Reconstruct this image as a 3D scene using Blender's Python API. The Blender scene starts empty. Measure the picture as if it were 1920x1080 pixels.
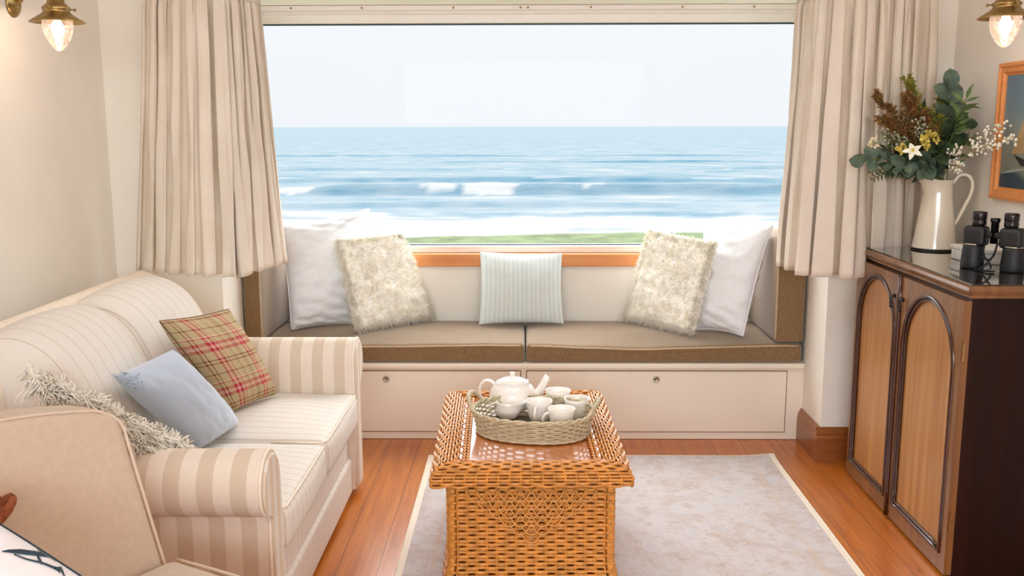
import bpy, bmesh, math, random
import numpy as np
from mathutils import Vector, Matrix, noise as mnoise

random.seed(7)
RNG = np.random.default_rng(7)
PI = math.pi
SC = bpy.context.scene
COL = SC.collection

# ------------------------------------------------------------------ camera
F_PX, CAM_H = 1790.0, 1.5
PITCH, YAW, ROLL = math.radians(9.64), math.atan(22 / 1790.0), math.radians(0.12)
_f = Vector((-math.sin(YAW) * math.cos(PITCH), math.cos(YAW) * math.cos(PITCH), -math.sin(PITCH)))
_r = Vector((math.cos(YAW), math.sin(YAW), 0.0))
_u = _r.cross(_f)
_r, _u = (_r * math.cos(ROLL) - _u * math.sin(ROLL)), (_r * math.sin(ROLL) + _u * math.cos(ROLL))
CAM = Vector((0, 0, CAM_H))
cam_data = bpy.data.cameras.new('camera')
cam_data.sensor_width = 36.0
cam_data.lens = 36.0 * F_PX / 1920.0
cam_data.clip_start, cam_data.clip_end = 0.05, 20000
cam = bpy.data.objects.new('camera', cam_data)
COL.objects.link(cam)
_m = Matrix((_r, _u, -_f)).transposed().to_4x4()
_m.translation = CAM
cam.matrix_world = _m
SC.camera = cam

def _ray(U, V):
    return _f + _r * ((U - 960) / F_PX) - _u * ((V - 540) / F_PX)
def at_x(U, V, x):
    d = _ray(U, V); return CAM + d * (x / d.x)
def at_y(U, V, y):
    d = _ray(U, V); return CAM + d * (y / d.y)
def at_z(U, V, z):
    d = _ray(U, V); return CAM + d * ((z - CAM_H) / d.z)
def project(p):
    q = Vector(p) - CAM; zc = q.dot(_f)
    return 960 + F_PX * q.dot(_r) / zc, 540 - F_PX * q.dot(_u) / zc

# ------------------------------------------------------------------ view + light
SC.view_settings.view_transform = 'Standard'
SC.view_settings.look = 'None'
SC.view_settings.exposure = 0.0
SC.view_settings.gamma = 1.0
SC.view_settings.use_curve_mapping = False

def lin(r, g, b):
    def c(v):
        v /= 255.0
        return v / 12.92 if v <= 0.04045 else ((v + 0.055) / 1.055) ** 2.4
    return (c(r), c(g), c(b), 1.0)

world = bpy.data.worlds.new('overcast_sky')
SC.world = world
world.use_nodes = True
nt = world.node_tree
nt.nodes.clear()
wo = nt.nodes.new('ShaderNodeOutputWorld')
bg = nt.nodes.new('ShaderNodeBackground')
tc = nt.nodes.new('ShaderNodeTexCoord')
sx = nt.nodes.new('ShaderNodeSeparateXYZ')
rp = nt.nodes.new('ShaderNodeValToRGB')
rp.color_ramp.elements[0].position = 0.0
rp.color_ramp.elements[0].color = (0.1135, 0.1175, 0.1235, 1)
rp.color_ramp.elements[1].position = 0.45
rp.color_ramp.elements[1].color = (1.15, 1.18, 1.21, 1)
e = rp.color_ramp.elements.new(0.13); e.color = (0.1165, 0.1195, 0.1235, 1)
nt.links.new(tc.outputs['Generated'], sx.inputs[0])
nt.links.new(sx.outputs['Z'], rp.inputs[0])
nt.links.new(rp.outputs[0], bg.inputs[0])
bg.inputs[1].default_value = 8.0
nt.links.new(bg.outputs[0], wo.inputs[0])

def area_light(name, loc, target, sx_, sy_, power, color):
    d = bpy.data.lights.new(name, 'AREA')
    d.shape = 'RECTANGLE'; d.size, d.size_y = sx_, sy_
    d.energy = power; d.color = color
    o = bpy.data.objects.new(name, d)
    COL.objects.link(o)
    o.location = loc
    o.rotation_euler = (Vector(target) - Vector(loc)).to_track_quat('-Z', 'Y').to_euler()
    return o
area_light('rear_fill', (0.0, -3.0, 1.95), (0, 4.2, 0.9), 3.2, 0.85, 120, (0.76, 0.91, 1.0))  # fill light added behind the camera for assumed daylight; no rear window is built
area_light('ceiling_fill', (0.0, 2.85, 2.37), (0, 2.95, 0), 2.0, 1.2, 17, (0.80, 0.92, 1.0))  # unseen fill added under the ceiling, stands in for bounced light

# ------------------------------------------------------------------ materials
def new_mat(name):
    m = bpy.data.materials.new(name); m.use_nodes = True
    n = m.node_tree; n.nodes.clear()
    out = n.nodes.new('ShaderNodeOutputMaterial')
    b = n.nodes.new('ShaderNodeBsdfPrincipled')
    n.links.new(b.outputs[0], out.inputs[0])
    return m, n, b, out
def N(n, t, **kw):
    x = n.nodes.new(t)
    for k, v in kw.items():
        if k.startswith('i_'):
            x.inputs[k[2:].replace('_', ' ')].default_value = v
        else:
            setattr(x, k, v)
    return x
def coords(n, scale=(1, 1, 1), kind='Object', rot=(0, 0, 0)):
    t = N(n, 'ShaderNodeTexCoord'); mp = N(n, 'ShaderNodeMapping')
    mp.inputs['Scale'].default_value = scale
    mp.inputs['Rotation'].default_value = rot
    n.links.new(t.outputs[kind], mp.inputs[0])
    return mp.outputs[0]
def add_bump(n, b, height, strength, dist=0.01):
    bp = N(n, 'ShaderNodeBump'); bp.inputs['Strength'].default_value = strength
    bp.inputs['Distance'].default_value = dist
    n.links.new(height, bp.inputs['Height']); n.links.new(bp.outputs[0], b.inputs['Normal'])
def ramp(n, fac, stops, interp='LINEAR'):
    r = N(n, 'ShaderNodeValToRGB'); cr = r.color_ramp; cr.interpolation = interp
    cr.elements[0].position, cr.elements[0].color = stops[0]
    cr.elements[1].position, cr.elements[1].color = stops[-1]
    for p, c in stops[1:-1]:
        e_ = cr.elements.new(p); e_.color = c
    n.links.new(fac, r.inputs[0])
    return r.outputs[0]
def mixc(n, fac, a, b, mode='MIX'):
    m = N(n, 'ShaderNodeMix', data_type='RGBA', blend_type=mode)
    for sock, v in ((m.inputs[0], fac), (m.inputs[6], a), (m.inputs[7], b)):
        if isinstance(v, (int, float, tuple)): sock.default_value = v
        else: n.links.new(v, sock)
    return m.outputs[2]
def math_(n, op, a, b=None):
    m = N(n, 'ShaderNodeMath', operation=op)
    for i, v in enumerate((a, b)):
        if v is None: continue
        if isinstance(v, (int, float)): m.inputs[i].default_value = v
        else: n.links.new(v, m.inputs[i])
    return m.outputs[0]
def noise_(n, vec, scale, detail=3, rough=0.5):
    t = N(n, 'ShaderNodeTexNoise'); t.inputs['Scale'].default_value = scale
    t.inputs['Detail'].default_value = detail; t.inputs['Roughness'].default_value = rough
    n.links.new(vec, t.inputs['Vector']); return t.outputs['Fac']
def shade(c, k):
    return (min(c[0] * k, 1), min(c[1] * k, 1), min(c[2] * k, 1), 1)

def plain(name, col, rough=0.6, metal=0.0, spec=0.5, var=0.08, nscale=30, bump=0.0, bscale=200, coat=0.0, sheen=0.0, bdist=0.004):
    m, n, b, _ = new_mat(name)
    v = coords(n)
    nz = noise_(n, v, nscale)
    n.links.new(ramp(n, nz, [(0.3, shade(col, 1 - var)), (0.7, shade(col, 1 + var))]), b.inputs['Base Color'])
    b.inputs['Roughness'].default_value = rough; b.inputs['Metallic'].default_value = metal
    b.inputs['Specular IOR Level'].default_value = spec
    b.inputs['Coat Weight'].default_value = coat; b.inputs['Coat Roughness'].default_value = 0.1
    b.inputs['Sheen Weight'].default_value = sheen
    if bump: add_bump(n, b, noise_(n, v, bscale, 4), bump, bdist)
    return m
def wood(name, c1, c2, stretch=(30, 30, 1.6), rough=0.35, coat=0.2, dark=None, bump=0.05):
    m, n, b, _ = new_mat(name)
    v = coords(n, stretch)
    g = noise_(n, v, 1.0, 6, 0.6)
    c = ramp(n, g, [(0.28, c1), (0.72, c2)])
    if dark:
        v2 = coords(n, tuple(s * 0.25 for s in stretch))
        c = mixc(n, ramp(n, noise_(n, v2, 1.3, 2), [(0.45, (0, 0, 0, 1)), (0.75, (0.7, 0.7, 0.7, 1))]), c, dark)
    n.links.new(c, b.inputs['Base Color'])
    b.inputs['Roughness'].default_value = rough
    b.inputs['Coat Weight'].default_value = coat; b.inputs['Coat Roughness'].default_value = 0.12
    add_bump(n, b, g, bump, 0.002)
    return m
def fabric_weave(n, b, col, scale=900, strength=0.25):
    add_bump(n, b, noise_(n, coords(n), scale, 2), strength, 0.002)
def striped(name, axis, period, stops, rough=0.85, interp='LINEAR', warp=0.0):
    m, n, b, _ = new_mat(name)
    s = N(n, 'ShaderNodeSeparateXYZ'); n.links.new(coords(n), s.inputs[0])
    x = s.outputs[axis]
    if warp:
        x = math_(n, 'ADD', x, math_(n, 'MULTIPLY', noise_(n, coords(n), 5, 1), warp))
    fr = math_(n, 'FRACT', math_(n, 'DIVIDE', x, period))
    c = ramp(n, fr, stops, interp)
    nz = ramp(n, noise_(n, coords(n), 350, 2), [(0.3, (0.9, 0.9, 0.9, 1)), (0.7, (1, 1, 1, 1))])
    n.links.new(mixc(n, 1.0, c, nz, 'MULTIPLY'), b.inputs['Base Color'])
    b.inputs['Roughness'].default_value = rough; b.inputs['Specular IOR Level'].default_value = 0.15
    fabric_weave(n, b, None)
    return m

MAT = {}
MAT['wall'] = plain('cream_wall_paint', lin(236, 231, 221), 0.7, var=0.015, nscale=6, bump=0.06, bscale=120, spec=0.3)
MAT['wall_white'] = plain('white_paint', lin(236, 230, 220), 0.55, var=0.015, nscale=6, spec=0.4)
MAT['bench_paint'] = plain('cream_gloss_paint', lin(232, 222, 206), 0.4, var=0.02, nscale=5, spec=0.4)
MAT['frame_white'] = plain('white_window_plastic', lin(242, 238, 232), 0.35, var=0.01)
MAT['seal'] = plain('dark_rubber_seal', lin(40, 52, 60), 0.5)
MAT['pine'] = wood('honey_pine', lin(205, 128, 66), lin(226, 152, 86), (1.5, 30, 40), 0.4, 0.2)
MAT['skirting'] = wood('stained_pine', lin(124, 68, 26), lin(156, 92, 40), (6, 6, 40), 0.35, 0.3)
MAT['taupe'] = plain('taupe_chenille', lin(130, 104, 72), 0.95, var=0.22, nscale=160, bump=0.5, bscale=420, spec=0.1, sheen=0.5)
MAT['taupe_pipe'] = plain('taupe_piping', lin(186, 165, 138), 0.95, var=0.1, nscale=160, spec=0.1)
MAT['white_cotton'] = plain('white_cotton', lin(236, 238, 242), 0.85, var=0.02, spec=0.15, bump=0.1, bscale=500)
MAT['brass'] = plain('aged_brass', lin(168, 142, 92), 0.32, metal=1.0, var=0.25, nscale=40)
MAT['steel'] = plain('brushed_steel', lin(170, 160, 146), 0.35, metal=1.0)
MAT['china'] = plain('white_china', lin(240, 235, 228), 0.12, var=0.01, coat=0.6)
MAT['enamel'] = plain('cream_enamel', lin(240, 229, 208), 0.16, var=0.02, coat=0.5)
MAT['black_rim'] = plain('black_enamel_rim', lin(28, 26, 26), 0.3)
MAT['black_rubber'] = plain('black_rubber_armour', lin(22, 23, 26), 0.5, bump=0.15, bscale=500)
MAT['black_gloss'] = plain('black_gloss_plastic', lin(14, 14, 16), 0.2)
MAT['lens_glass'] = plain('coated_lens', lin(30, 26, 60), 0.08, coat=1.0)
MAT['strap'] = plain('black_webbing', lin(16, 16, 18), 0.7)
MAT['white_box'] = plain('white_painted_box', lin(226, 222, 214), 0.5)
MAT['maho_dark'] = wood('dark_mahogany', lin(24, 7, 4), lin(44, 14, 7), (26, 26, 1.3), 0.42, 0.0, dark=lin(16, 5, 3))
MAT['maho_dark'].node_tree.nodes['Principled BSDF'].inputs['Specular IOR Level'].default_value = 0.2
MAT['maho_mid'] = wood('reddish_mahogany', lin(104, 66, 34), lin(144, 98, 54), (26, 26, 1.3), 0.3, 0.3, dark=lin(88, 50, 28))
MAT['maho_panel'] = wood('faded_walnut_veneer', lin(150, 98, 50), lin(192, 140, 84), (26, 26, 1.1), 0.38, 0.2, dark=lin(140, 84, 40))
MAT['bead'] = wood('dark_moulding', lin(44, 18, 10), lin(76, 34, 18), (26, 26, 2), 0.25, 0.5)
MAT['rattan'] = plain('honey_rattan', lin(206, 138, 60), 0.38, var=0.25, nscale=42, spec=0.5, coat=0.15)
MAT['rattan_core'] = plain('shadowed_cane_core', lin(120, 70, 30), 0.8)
MAT['wicker'] = plain('grey_washed_wicker', lin(194, 182, 152), 0.6, var=0.18, nscale=60)
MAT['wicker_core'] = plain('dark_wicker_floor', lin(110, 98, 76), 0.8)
MAT['armchair'] = plain('oatmeal_wool', lin(202, 184, 164), 0.95, var=0.05, nscale=60, bump=0.25, bscale=700, spec=0.1, sheen=0.2)
MAT['armchair_pipe'] = plain('oatmeal_piping', lin(216, 198, 178), 0.9, var=0.03, spec=0.1)
MAT['blue_velvet'] = plain('pale_blue_velvet', lin(178, 190, 206), 0.8, var=0.04, nscale=12, sheen=0.5, spec=0.1)
MAT['oat_linen'] = plain('cream_linen', lin(238, 226, 206), 0.9, var=0.05, nscale=80, spec=0.1)
MAT['shag'] = plain('cream_shag_yarn', lin(246, 238, 222), 0.9, var=0.05, nscale=60, spec=0.1)
MAT['navy'] = plain('navy_print', lin(40, 66, 82), 0.8)
MAT['knit'] = plain('rust_knit', lin(150, 92, 64), 0.95, var=0.45, nscale=55, bump=0.8, bscale=300, spec=0.05)
MAT['bulb'] = None

def glow(name, col, strength):
    m, n, b, out = new_mat(name)
    b.inputs['Base Color'].default_value = col
    b.inputs['Emission Color'].default_value = col
    b.inputs['Emission Strength'].default_value = strength
    return m
MAT['bulb'] = glow('lit_filament_bulb', (1.0, 0.76, 0.56, 1), 7)

def thin_glass(name, tint, gloss_max=0.5, rough=0.02, haze=0.0, haze_col=(1, 1, 1, 1), seeds=0.0):
    m, n, b, out = new_mat(name); n.nodes.remove(b)
    t = N(n, 'ShaderNodeBsdfTransparent'); t.inputs[0].default_value = tint
    g = N(n, 'ShaderNodeBsdfGlossy'); g.inputs['Roughness'].default_value = rough
    fr = N(n, 'ShaderNodeFresnel'); fr.inputs[0].default_value = 1.45
    mx = N(n, 'ShaderNodeMixShader')
    n.links.new(math_(n, 'MULTIPLY', fr.outputs[0], gloss_max), mx.inputs[0])
    n.links.new(t.outputs[0], mx.inputs[1]); n.links.new(g.outputs[0], mx.inputs[2])
    res = mx
    if haze:
        d = N(n, 'ShaderNodeBsdfTranslucent'); d.inputs[0].default_value = haze_col
        m2 = N(n, 'ShaderNodeMixShader')
        if seeds:
            nz = noise_(n, coords(n), 160, 2)
            n.links.new(math_(n, 'ADD', math_(n, 'MULTIPLY', math_(n, 'GREATER_THAN', nz, 0.62), seeds), haze), m2.inputs[0])
        else:
            m2.inputs[0].default_value = haze
        n.links.new(mx.outputs[0], m2.inputs[1]); n.links.new(d.outputs[0], m2.inputs[2]); res = m2
    n.links.new(res.outputs[0], out.inputs[0])
    return m
MAT['pane'] = thin_glass('window_glass', (0.985, 0.99, 0.99, 1), 0.08)
MAT['lamp_glass'] = thin_glass('seeded_lamp_glass', (1, 0.93, 0.86, 1), 0.8, 0.05, 0.10, (1.0, 0.84, 0.74, 1), 0.22)

# dark glass sheet lying on the cabinet
m, n, b, _ = new_mat('glass_over_wood')
b.inputs['Base Color'].default_value = lin(44, 34, 26); b.inputs['Roughness'].default_value = 0.06
b.inputs['Coat Weight'].default_value = 1.0; b.inputs['Coat Roughness'].default_value = 0.03
MAT['top_glass'] = m
# curtain: diffuse + translucent
m, n, b, out = new_mat('cream_curtain_cotton'); n.nodes.remove(b)
d = N(n, 'ShaderNodeBsdfDiffuse'); t = N(n, 'ShaderNodeBsdfTranslucent'); mx = N(n, 'ShaderNodeMixShader')
c = ramp(n, noise_(n, coords(n), 9, 2), [(0.3, lin(232, 221, 206)), (0.7, lin(238, 229, 216))])
n.links.new(c, d.inputs[0]); t.inputs[0].default_value = lin(250, 238, 220); mx.inputs[0].default_value = 0.22
n.links.new(d.outputs[0], mx.inputs[1]); n.links.new(t.outputs[0], mx.inputs[2]); n.links.new(mx.outputs[0], out.inputs[0])
MAT['curtain'] = m
# fluffy wool: diffuse + translucent
def fluffy(name, c1, c2, tr):
    m, n, b, out = new_mat(name); n.nodes.remove(b)
    d = N(n, 'ShaderNodeBsdfDiffuse'); t = N(n, 'ShaderNodeBsdfTranslucent'); mx = N(n, 'ShaderNodeMixShader')
    c = ramp(n, noise_(n, coords(n), 22, 2), [(0.3, c1), (0.7, c2)])
    n.links.new(c, d.inputs[0]); n.links.new(c, t.inputs[0]); mx.inputs[0].default_value = tr
    n.links.new(d.outputs[0], mx.inputs[1]); n.links.new(t.outputs[0], mx.inputs[2]); n.links.new(mx.outputs[0], out.inputs[0])
    return m
MAT['fleece'] = fluffy('ivory_sheepskin', (0.98, 0.94, 0.84, 1), (0.99, 0.97, 0.91, 1), 0.5)
m, n, b, _ = new_mat('ivory_sheepskin_pile')
n.links.new(ramp(n, noise_(n, coords(n), 22, 2), [(0.3, (0.97, 0.93, 0.80, 1)), (0.7, (0.99, 0.96, 0.88, 1))]), b.inputs['Base Color'])
b.inputs['Roughness'].default_value = 1.0; b.inputs['Specular IOR Level'].default_value = 0.0
b.inputs['Subsurface Weight'].default_value = 0.7; b.inputs['Subsurface Radius'].default_value = (1.0, 0.9, 0.7); b.inputs['Subsurface Scale'].default_value = 0.02
b.inputs['Sheen Weight'].default_value = 0.6; b.inputs['Sheen Roughness'].default_value = 0.6
MAT['fleece_cover'] = m
MAT['fleece_skin'] = plain('sheepskin_base', lin(244, 232, 206), 0.95, var=0.05)
MAT['shag'] = fluffy('cream_shag_yarn', (0.98, 0.93, 0.82, 1), (0.99, 0.95, 0.87, 1), 0.12)
# sofa fabrics
CREAM, LINE, TAN = lin(230, 224, 215), lin(206, 194, 180), lin(214, 197, 177)
MAT['pinstripe'] = striped('cream_pinstripe', 1, 0.048, [(0.0, CREAM), (0.42, CREAM), (0.45, LINE), (0.49, LINE), (0.52, CREAM), (1.0, CREAM)])
MAT['back_pinstripe'] = striped('cream_back_pinstripe', 1, 0.062, [(0.0, CREAM), (0.43, CREAM), (0.455, LINE), (0.485, LINE), (0.51, CREAM), (1.0, CREAM)])
MAT['widestripe'] = striped('beige_wide_stripe', 0, 0.088, [(0.0, lin(232, 219, 204)), (0.49, lin(232, 219, 204)), (0.51, TAN), (0.98, TAN), (1.0, lin(230, 216, 200))])
MAT['sofa_plain'] = striped('cream_front_stripe', 1, 0.06, [(0.0, CREAM), (0.45, CREAM), (0.5, lin(222, 206, 186)), (0.95, lin(222, 206, 186)), (1.0, CREAM)])
MAT['sofa_pipe'] = plain('cream_piping', lin(238, 226, 210), 0.9, var=0.03, spec=0.1)

def uv_xy(n):
    t = N(n, 'ShaderNodeUVMap'); s = N(n, 'ShaderNodeSeparateXYZ'); n.links.new(t.outputs[0], s.inputs[0])
    return s.outputs[0], s.outputs[1], t.outputs[0]
# plaid
m, n, b, _ = new_mat('olive_red_tartan')
U_, V_, UVv = uv_xy(n)
OL, RD, CRM, BR = lin(184, 166, 128), lin(176, 48, 64), lin(240, 222, 200), lin(112, 52, 40)
stops = [(0.0, OL), (0.08, BR), (0.11, OL), (0.16, BR), (0.19, OL), (0.36, RD), (0.44, CRM), (0.455, RD), (0.475, CRM), (0.49, RD), (0.57, OL), (0.66, RD), (0.685, CRM), (0.70, OL), (0.86, BR), (0.885, OL), (1.0, OL)]
cu = ramp(n, math_(n, 'FRACT', math_(n, 'MULTIPLY', U_, 2.15)), stops, 'CONSTANT')
cv = ramp(n, math_(n, 'FRACT', math_(n, 'MULTIPLY', V_, 2.15)), stops, 'CONSTANT')
tw = math_(n, 'FRACT', math_(n, 'MULTIPLY', math_(n, 'ADD', U_, V_), 90))
n.links.new(mixc(n, math_(n, 'ADD', math_(n, 'MULTIPLY', math_(n, 'GREATER_THAN', tw, 0.5), 0.3), 0.35), cu, cv), b.inputs['Base Color'])
b.inputs['Roughness'].default_value = 0.95; b.inputs['Specular IOR Level'].default_value = 0.1
add_bump(n, b, noise_(n, coords(n), 700, 2), 0.4, 0.002)
MAT['plaid'] = m
# pale blue striped cushion
m, n, b, _ = new_mat('duck_egg_stripe')
U_, V_, UVv = uv_xy(n)
DE, WH = lin(204, 214, 212), lin(240, 236, 222)
c = ramp(n, math_(n, 'FRACT', math_(n, 'MULTIPLY', U_, 9.0)), [(0.0, DE), (0.30, WH), (0.36, DE), (0.62, lin(190, 202, 206)), (0.66, DE), (0.80, WH), (0.84, DE), (1.0, DE)], 'CONSTANT')
nz = ramp(n, noise_(n, coords(n), 220, 2), [(0.3, (0.92, 0.93, 0.95, 1)), (0.7, (1, 1, 1, 1))])
n.links.new(mixc(n, 1.0, c, nz, 'MULTIPLY'), b.inputs['Base Color']); b.inputs['Roughness'].default_value = 0.9
b.inputs['Specular IOR Level'].default_value = 0.1
MAT['duckegg'] = m

# floor boards running towards the window
m, n, b, _ = new_mat('orange_pine_boards')
co = coords(n); s = N(n, 'ShaderNodeSeparateXYZ'); n.links.new(co, s.inputs[0])
bx = math_(n, 'DIVIDE', math_(n, 'ADD', s.outputs[0], 10.02), 0.14)
fl = math_(n, 'FLOOR', bx); fr = math_(n, 'FRACT', bx)
wn = N(n, 'ShaderNodeTexWhiteNoise', noise_dimensions='1D'); n.links.new(fl, wn.inputs['W'])
cmb = N(n, 'ShaderNodeCombineXYZ')
n.links.new(math_(n, 'MULTIPLY', s.outputs[0], 40), cmb.inputs[0])
n.links.new(math_(n, 'MULTIPLY', s.outputs[1], 2.2), cmb.inputs[1]); n.links.new(math_(n, 'MULTIPLY', fl, 3.7), cmb.inputs[2])
grain = noise_(n, cmb.outputs[0], 1.0, 6, 0.65)
c = ramp(n, grain, [(0.25, lin(144, 72, 20)), (0.55, lin(188, 108, 34)), (0.8, lin(208, 132, 54))])
c = mixc(n, math_(n, 'MULTIPLY', wn.outputs['Value'], 0.35), c, lin(176, 90, 38))
kn = noise_(n, coords(n, (1, 0.6, 1)), 9, 2)
c = mixc(n, ramp(n, kn, [(0.68, (0, 0, 0, 1)), (0.78, (0.8, 0.8, 0.8, 1))]), c, lin(92, 42, 18))
gap = math_(n, 'LESS_THAN', math_(n, 'ABSOLUTE', math_(n, 'SUBTRACT', fr, 0.5)), 0.491)
c = mixc(n, gap, lin(100, 52, 24), c)
n.links.new(c, b.inputs['Base Color']); b.inputs['Roughness'].default_value = 0.3
b.inputs['Coat Weight'].default_value = 0.25; b.inputs['Coat Roughness'].default_value = 0.2
add_bump(n, b, mixc(n, 0.85, grain, gap), 0.15, 0.003)
MAT['floor'] = m

# rug
m, n, b, _ = new_mat('faded_cream_rug')
co = coords(n); s = N(n, 'ShaderNodeSeparateXYZ'); n.links.new(co, s.inputs[0])
vn = N(n, 'ShaderNodeTexNoise'); vn.inputs['Scale'].default_value = 9; n.links.new(co, vn.inputs['Vector'])
warp = mixc(n, 0.12, co, vn.outputs['Color'], 'ADD')
vo = N(n, 'ShaderNodeTexVoronoi', feature='DISTANCE_TO_EDGE'); vo.inputs['Scale'].default_value = 7; n.links.new(warp, vo.inputs['Vector'])
pat = ramp(n, vo.outputs['Distance'], [(0.0, (0.6, 0.6, 0.6, 1)), (0.07, (0.15, 0.15, 0.15, 1)), (0.13, (0.5, 0.5, 0.5, 1)), (0.2, (0, 0, 0, 1)), (1, (0, 0, 0, 1))])
pat = math_(n, 'MULTIPLY', pat, ramp(n, noise_(n, co, 5, 3), [(0.4, (0, 0, 0, 1)), (0.65, (1, 1, 1, 1))]))
base = ramp(n, noise_(n, co, 14, 5, 0.7), [(0.35, lin(192, 182, 178)), (0.5, lin(206, 201, 200)), (0.68, lin(195, 192, 196))])
c = mixc(n, pat, base, lin(184, 158, 138))
fl2 = ramp(n, noise_(n, coords(n, (1, 1.6, 1)), 26, 3), [(0.60, (0, 0, 0, 1)), (0.70, (0.45, 0.45, 0.45, 1))])
c = mixc(n, fl2, c, lin(182, 160, 142))
ax = math_(n, 'ABSOLUTE', s.outputs[0])
c = mixc(n, ramp(n, ax, [(0.0, (0, 0, 0, 1)), (0.655, (0, 0, 0, 1)), (0.66, (0.35, 0.35, 0.35, 1)), (0.672, (0.35, 0.35, 0.35, 1)), (0.677, (0, 0, 0, 1))]), c, lin(206, 184, 164))
c = mixc(n, math_(n, 'GREATER_THAN', ax, 0.765), c, lin(238, 228, 212))
n.links.new(c, b.inputs['Base Color']); b.inputs['Roughness'].default_value = 0.95; b.inputs['Specular IOR Level'].default_value = 0.1
add_bump(n, b, noise_(n, co, 500, 2), 0.4, 0.003)
MAT['rug'] = m
MAT['rug_edge'] = plain('cream_rug_binding', lin(238, 226, 208), 0.95, bump=0.3, bscale=400, spec=0.1)

# parquet table panel
m, n, b, _ = new_mat('herringbone_table_veneer')
co = coords(n); s = N(n, 'ShaderNodeSeparateXYZ'); n.links.new(co, s.inputs[0])
ax = math_(n, 'ABSOLUTE', s.outputs[0])
diag = math_(n, 'FRACT', math_(n, 'MULTIPLY', math_(n, 'ADD', ax, s.outputs[1]), 22))
side = ramp(n, diag, [(0.0, lin(168, 92, 38)), (0.5, lin(196, 118, 54)), (1.0, lin(178, 100, 42))])
g = noise_(n, coords(n, (60, 12, 1)), 1.0, 5)
c = mixc(n, 0.5, side, ramp(n, g, [(0.3, lin(160, 84, 34)), (0.7, lin(206, 128, 60))]))
n.links.new(c, b.inputs['Base Color']); b.inputs['Roughness'].default_value = 0.22
b.inputs['Coat Weight'].default_value = 0.7; b.inputs['Coat Roughness'].default_value = 0.08
MAT['veneer'] = m

# sea with foam attribute
m, n, b, _ = new_mat('teal_sea_water')
at = N(n, 'ShaderNodeAttribute', attribute_name='foam')
g = N(n, 'ShaderNodeNewGeometry')
mp = N(n, 'ShaderNodeMapping'); mp.inputs['Scale'].default_value = (0.085, 0.15, 0.15); n.links.new(g.outputs['Position'], mp.inputs[0])
n1 = noise_(n, mp.outputs[0], 1.0, 7, 0.72)
c = ramp(n, n1, [(0.34, (0.044, 0.076, 0.093, 1)), (0.45, (0.072, 0.093, 0.104, 1)), (0.56, (0.086, 0.101, 0.108, 1)), (0.66, (0.112, 0.118, 0.122, 1))])
at2 = N(n, 'ShaderNodeAttribute', attribute_name='swell_shade')
c = mixc(n, at2.outputs['Fac'], c, (0.026, 0.058, 0.080, 1))  # darker wave faces painted into the water colour, where less sky reflects
c = mixc(n, at.outputs['Fac'], c, (0.130, 0.132, 0.134, 1))
n.links.new(c, b.inputs['Base Color']); b.inputs['Roughness'].default_value = 0.35; b.inputs['IOR'].default_value = 1.33; b.inputs['Specular IOR Level'].default_value = 0.0
mp2 = N(n, 'ShaderNodeMapping'); mp2.inputs['Scale'].default_value = (0.35, 0.9, 0.8); n.links.new(g.outputs['Position'], mp2.inputs[0])
add_bump(n, b, noise_(n, mp2.outputs[0], 1.0, 5, 0.6), 0.7, 0.5)
MAT['sea'] = m
MAT['grass'] = plain('short_green_turf', (0.056, 0.070, 0.034, 1), 0.95, var=0.3, nscale=3, bump=0.6, bscale=30, spec=0.1, bdist=0.05)

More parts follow.
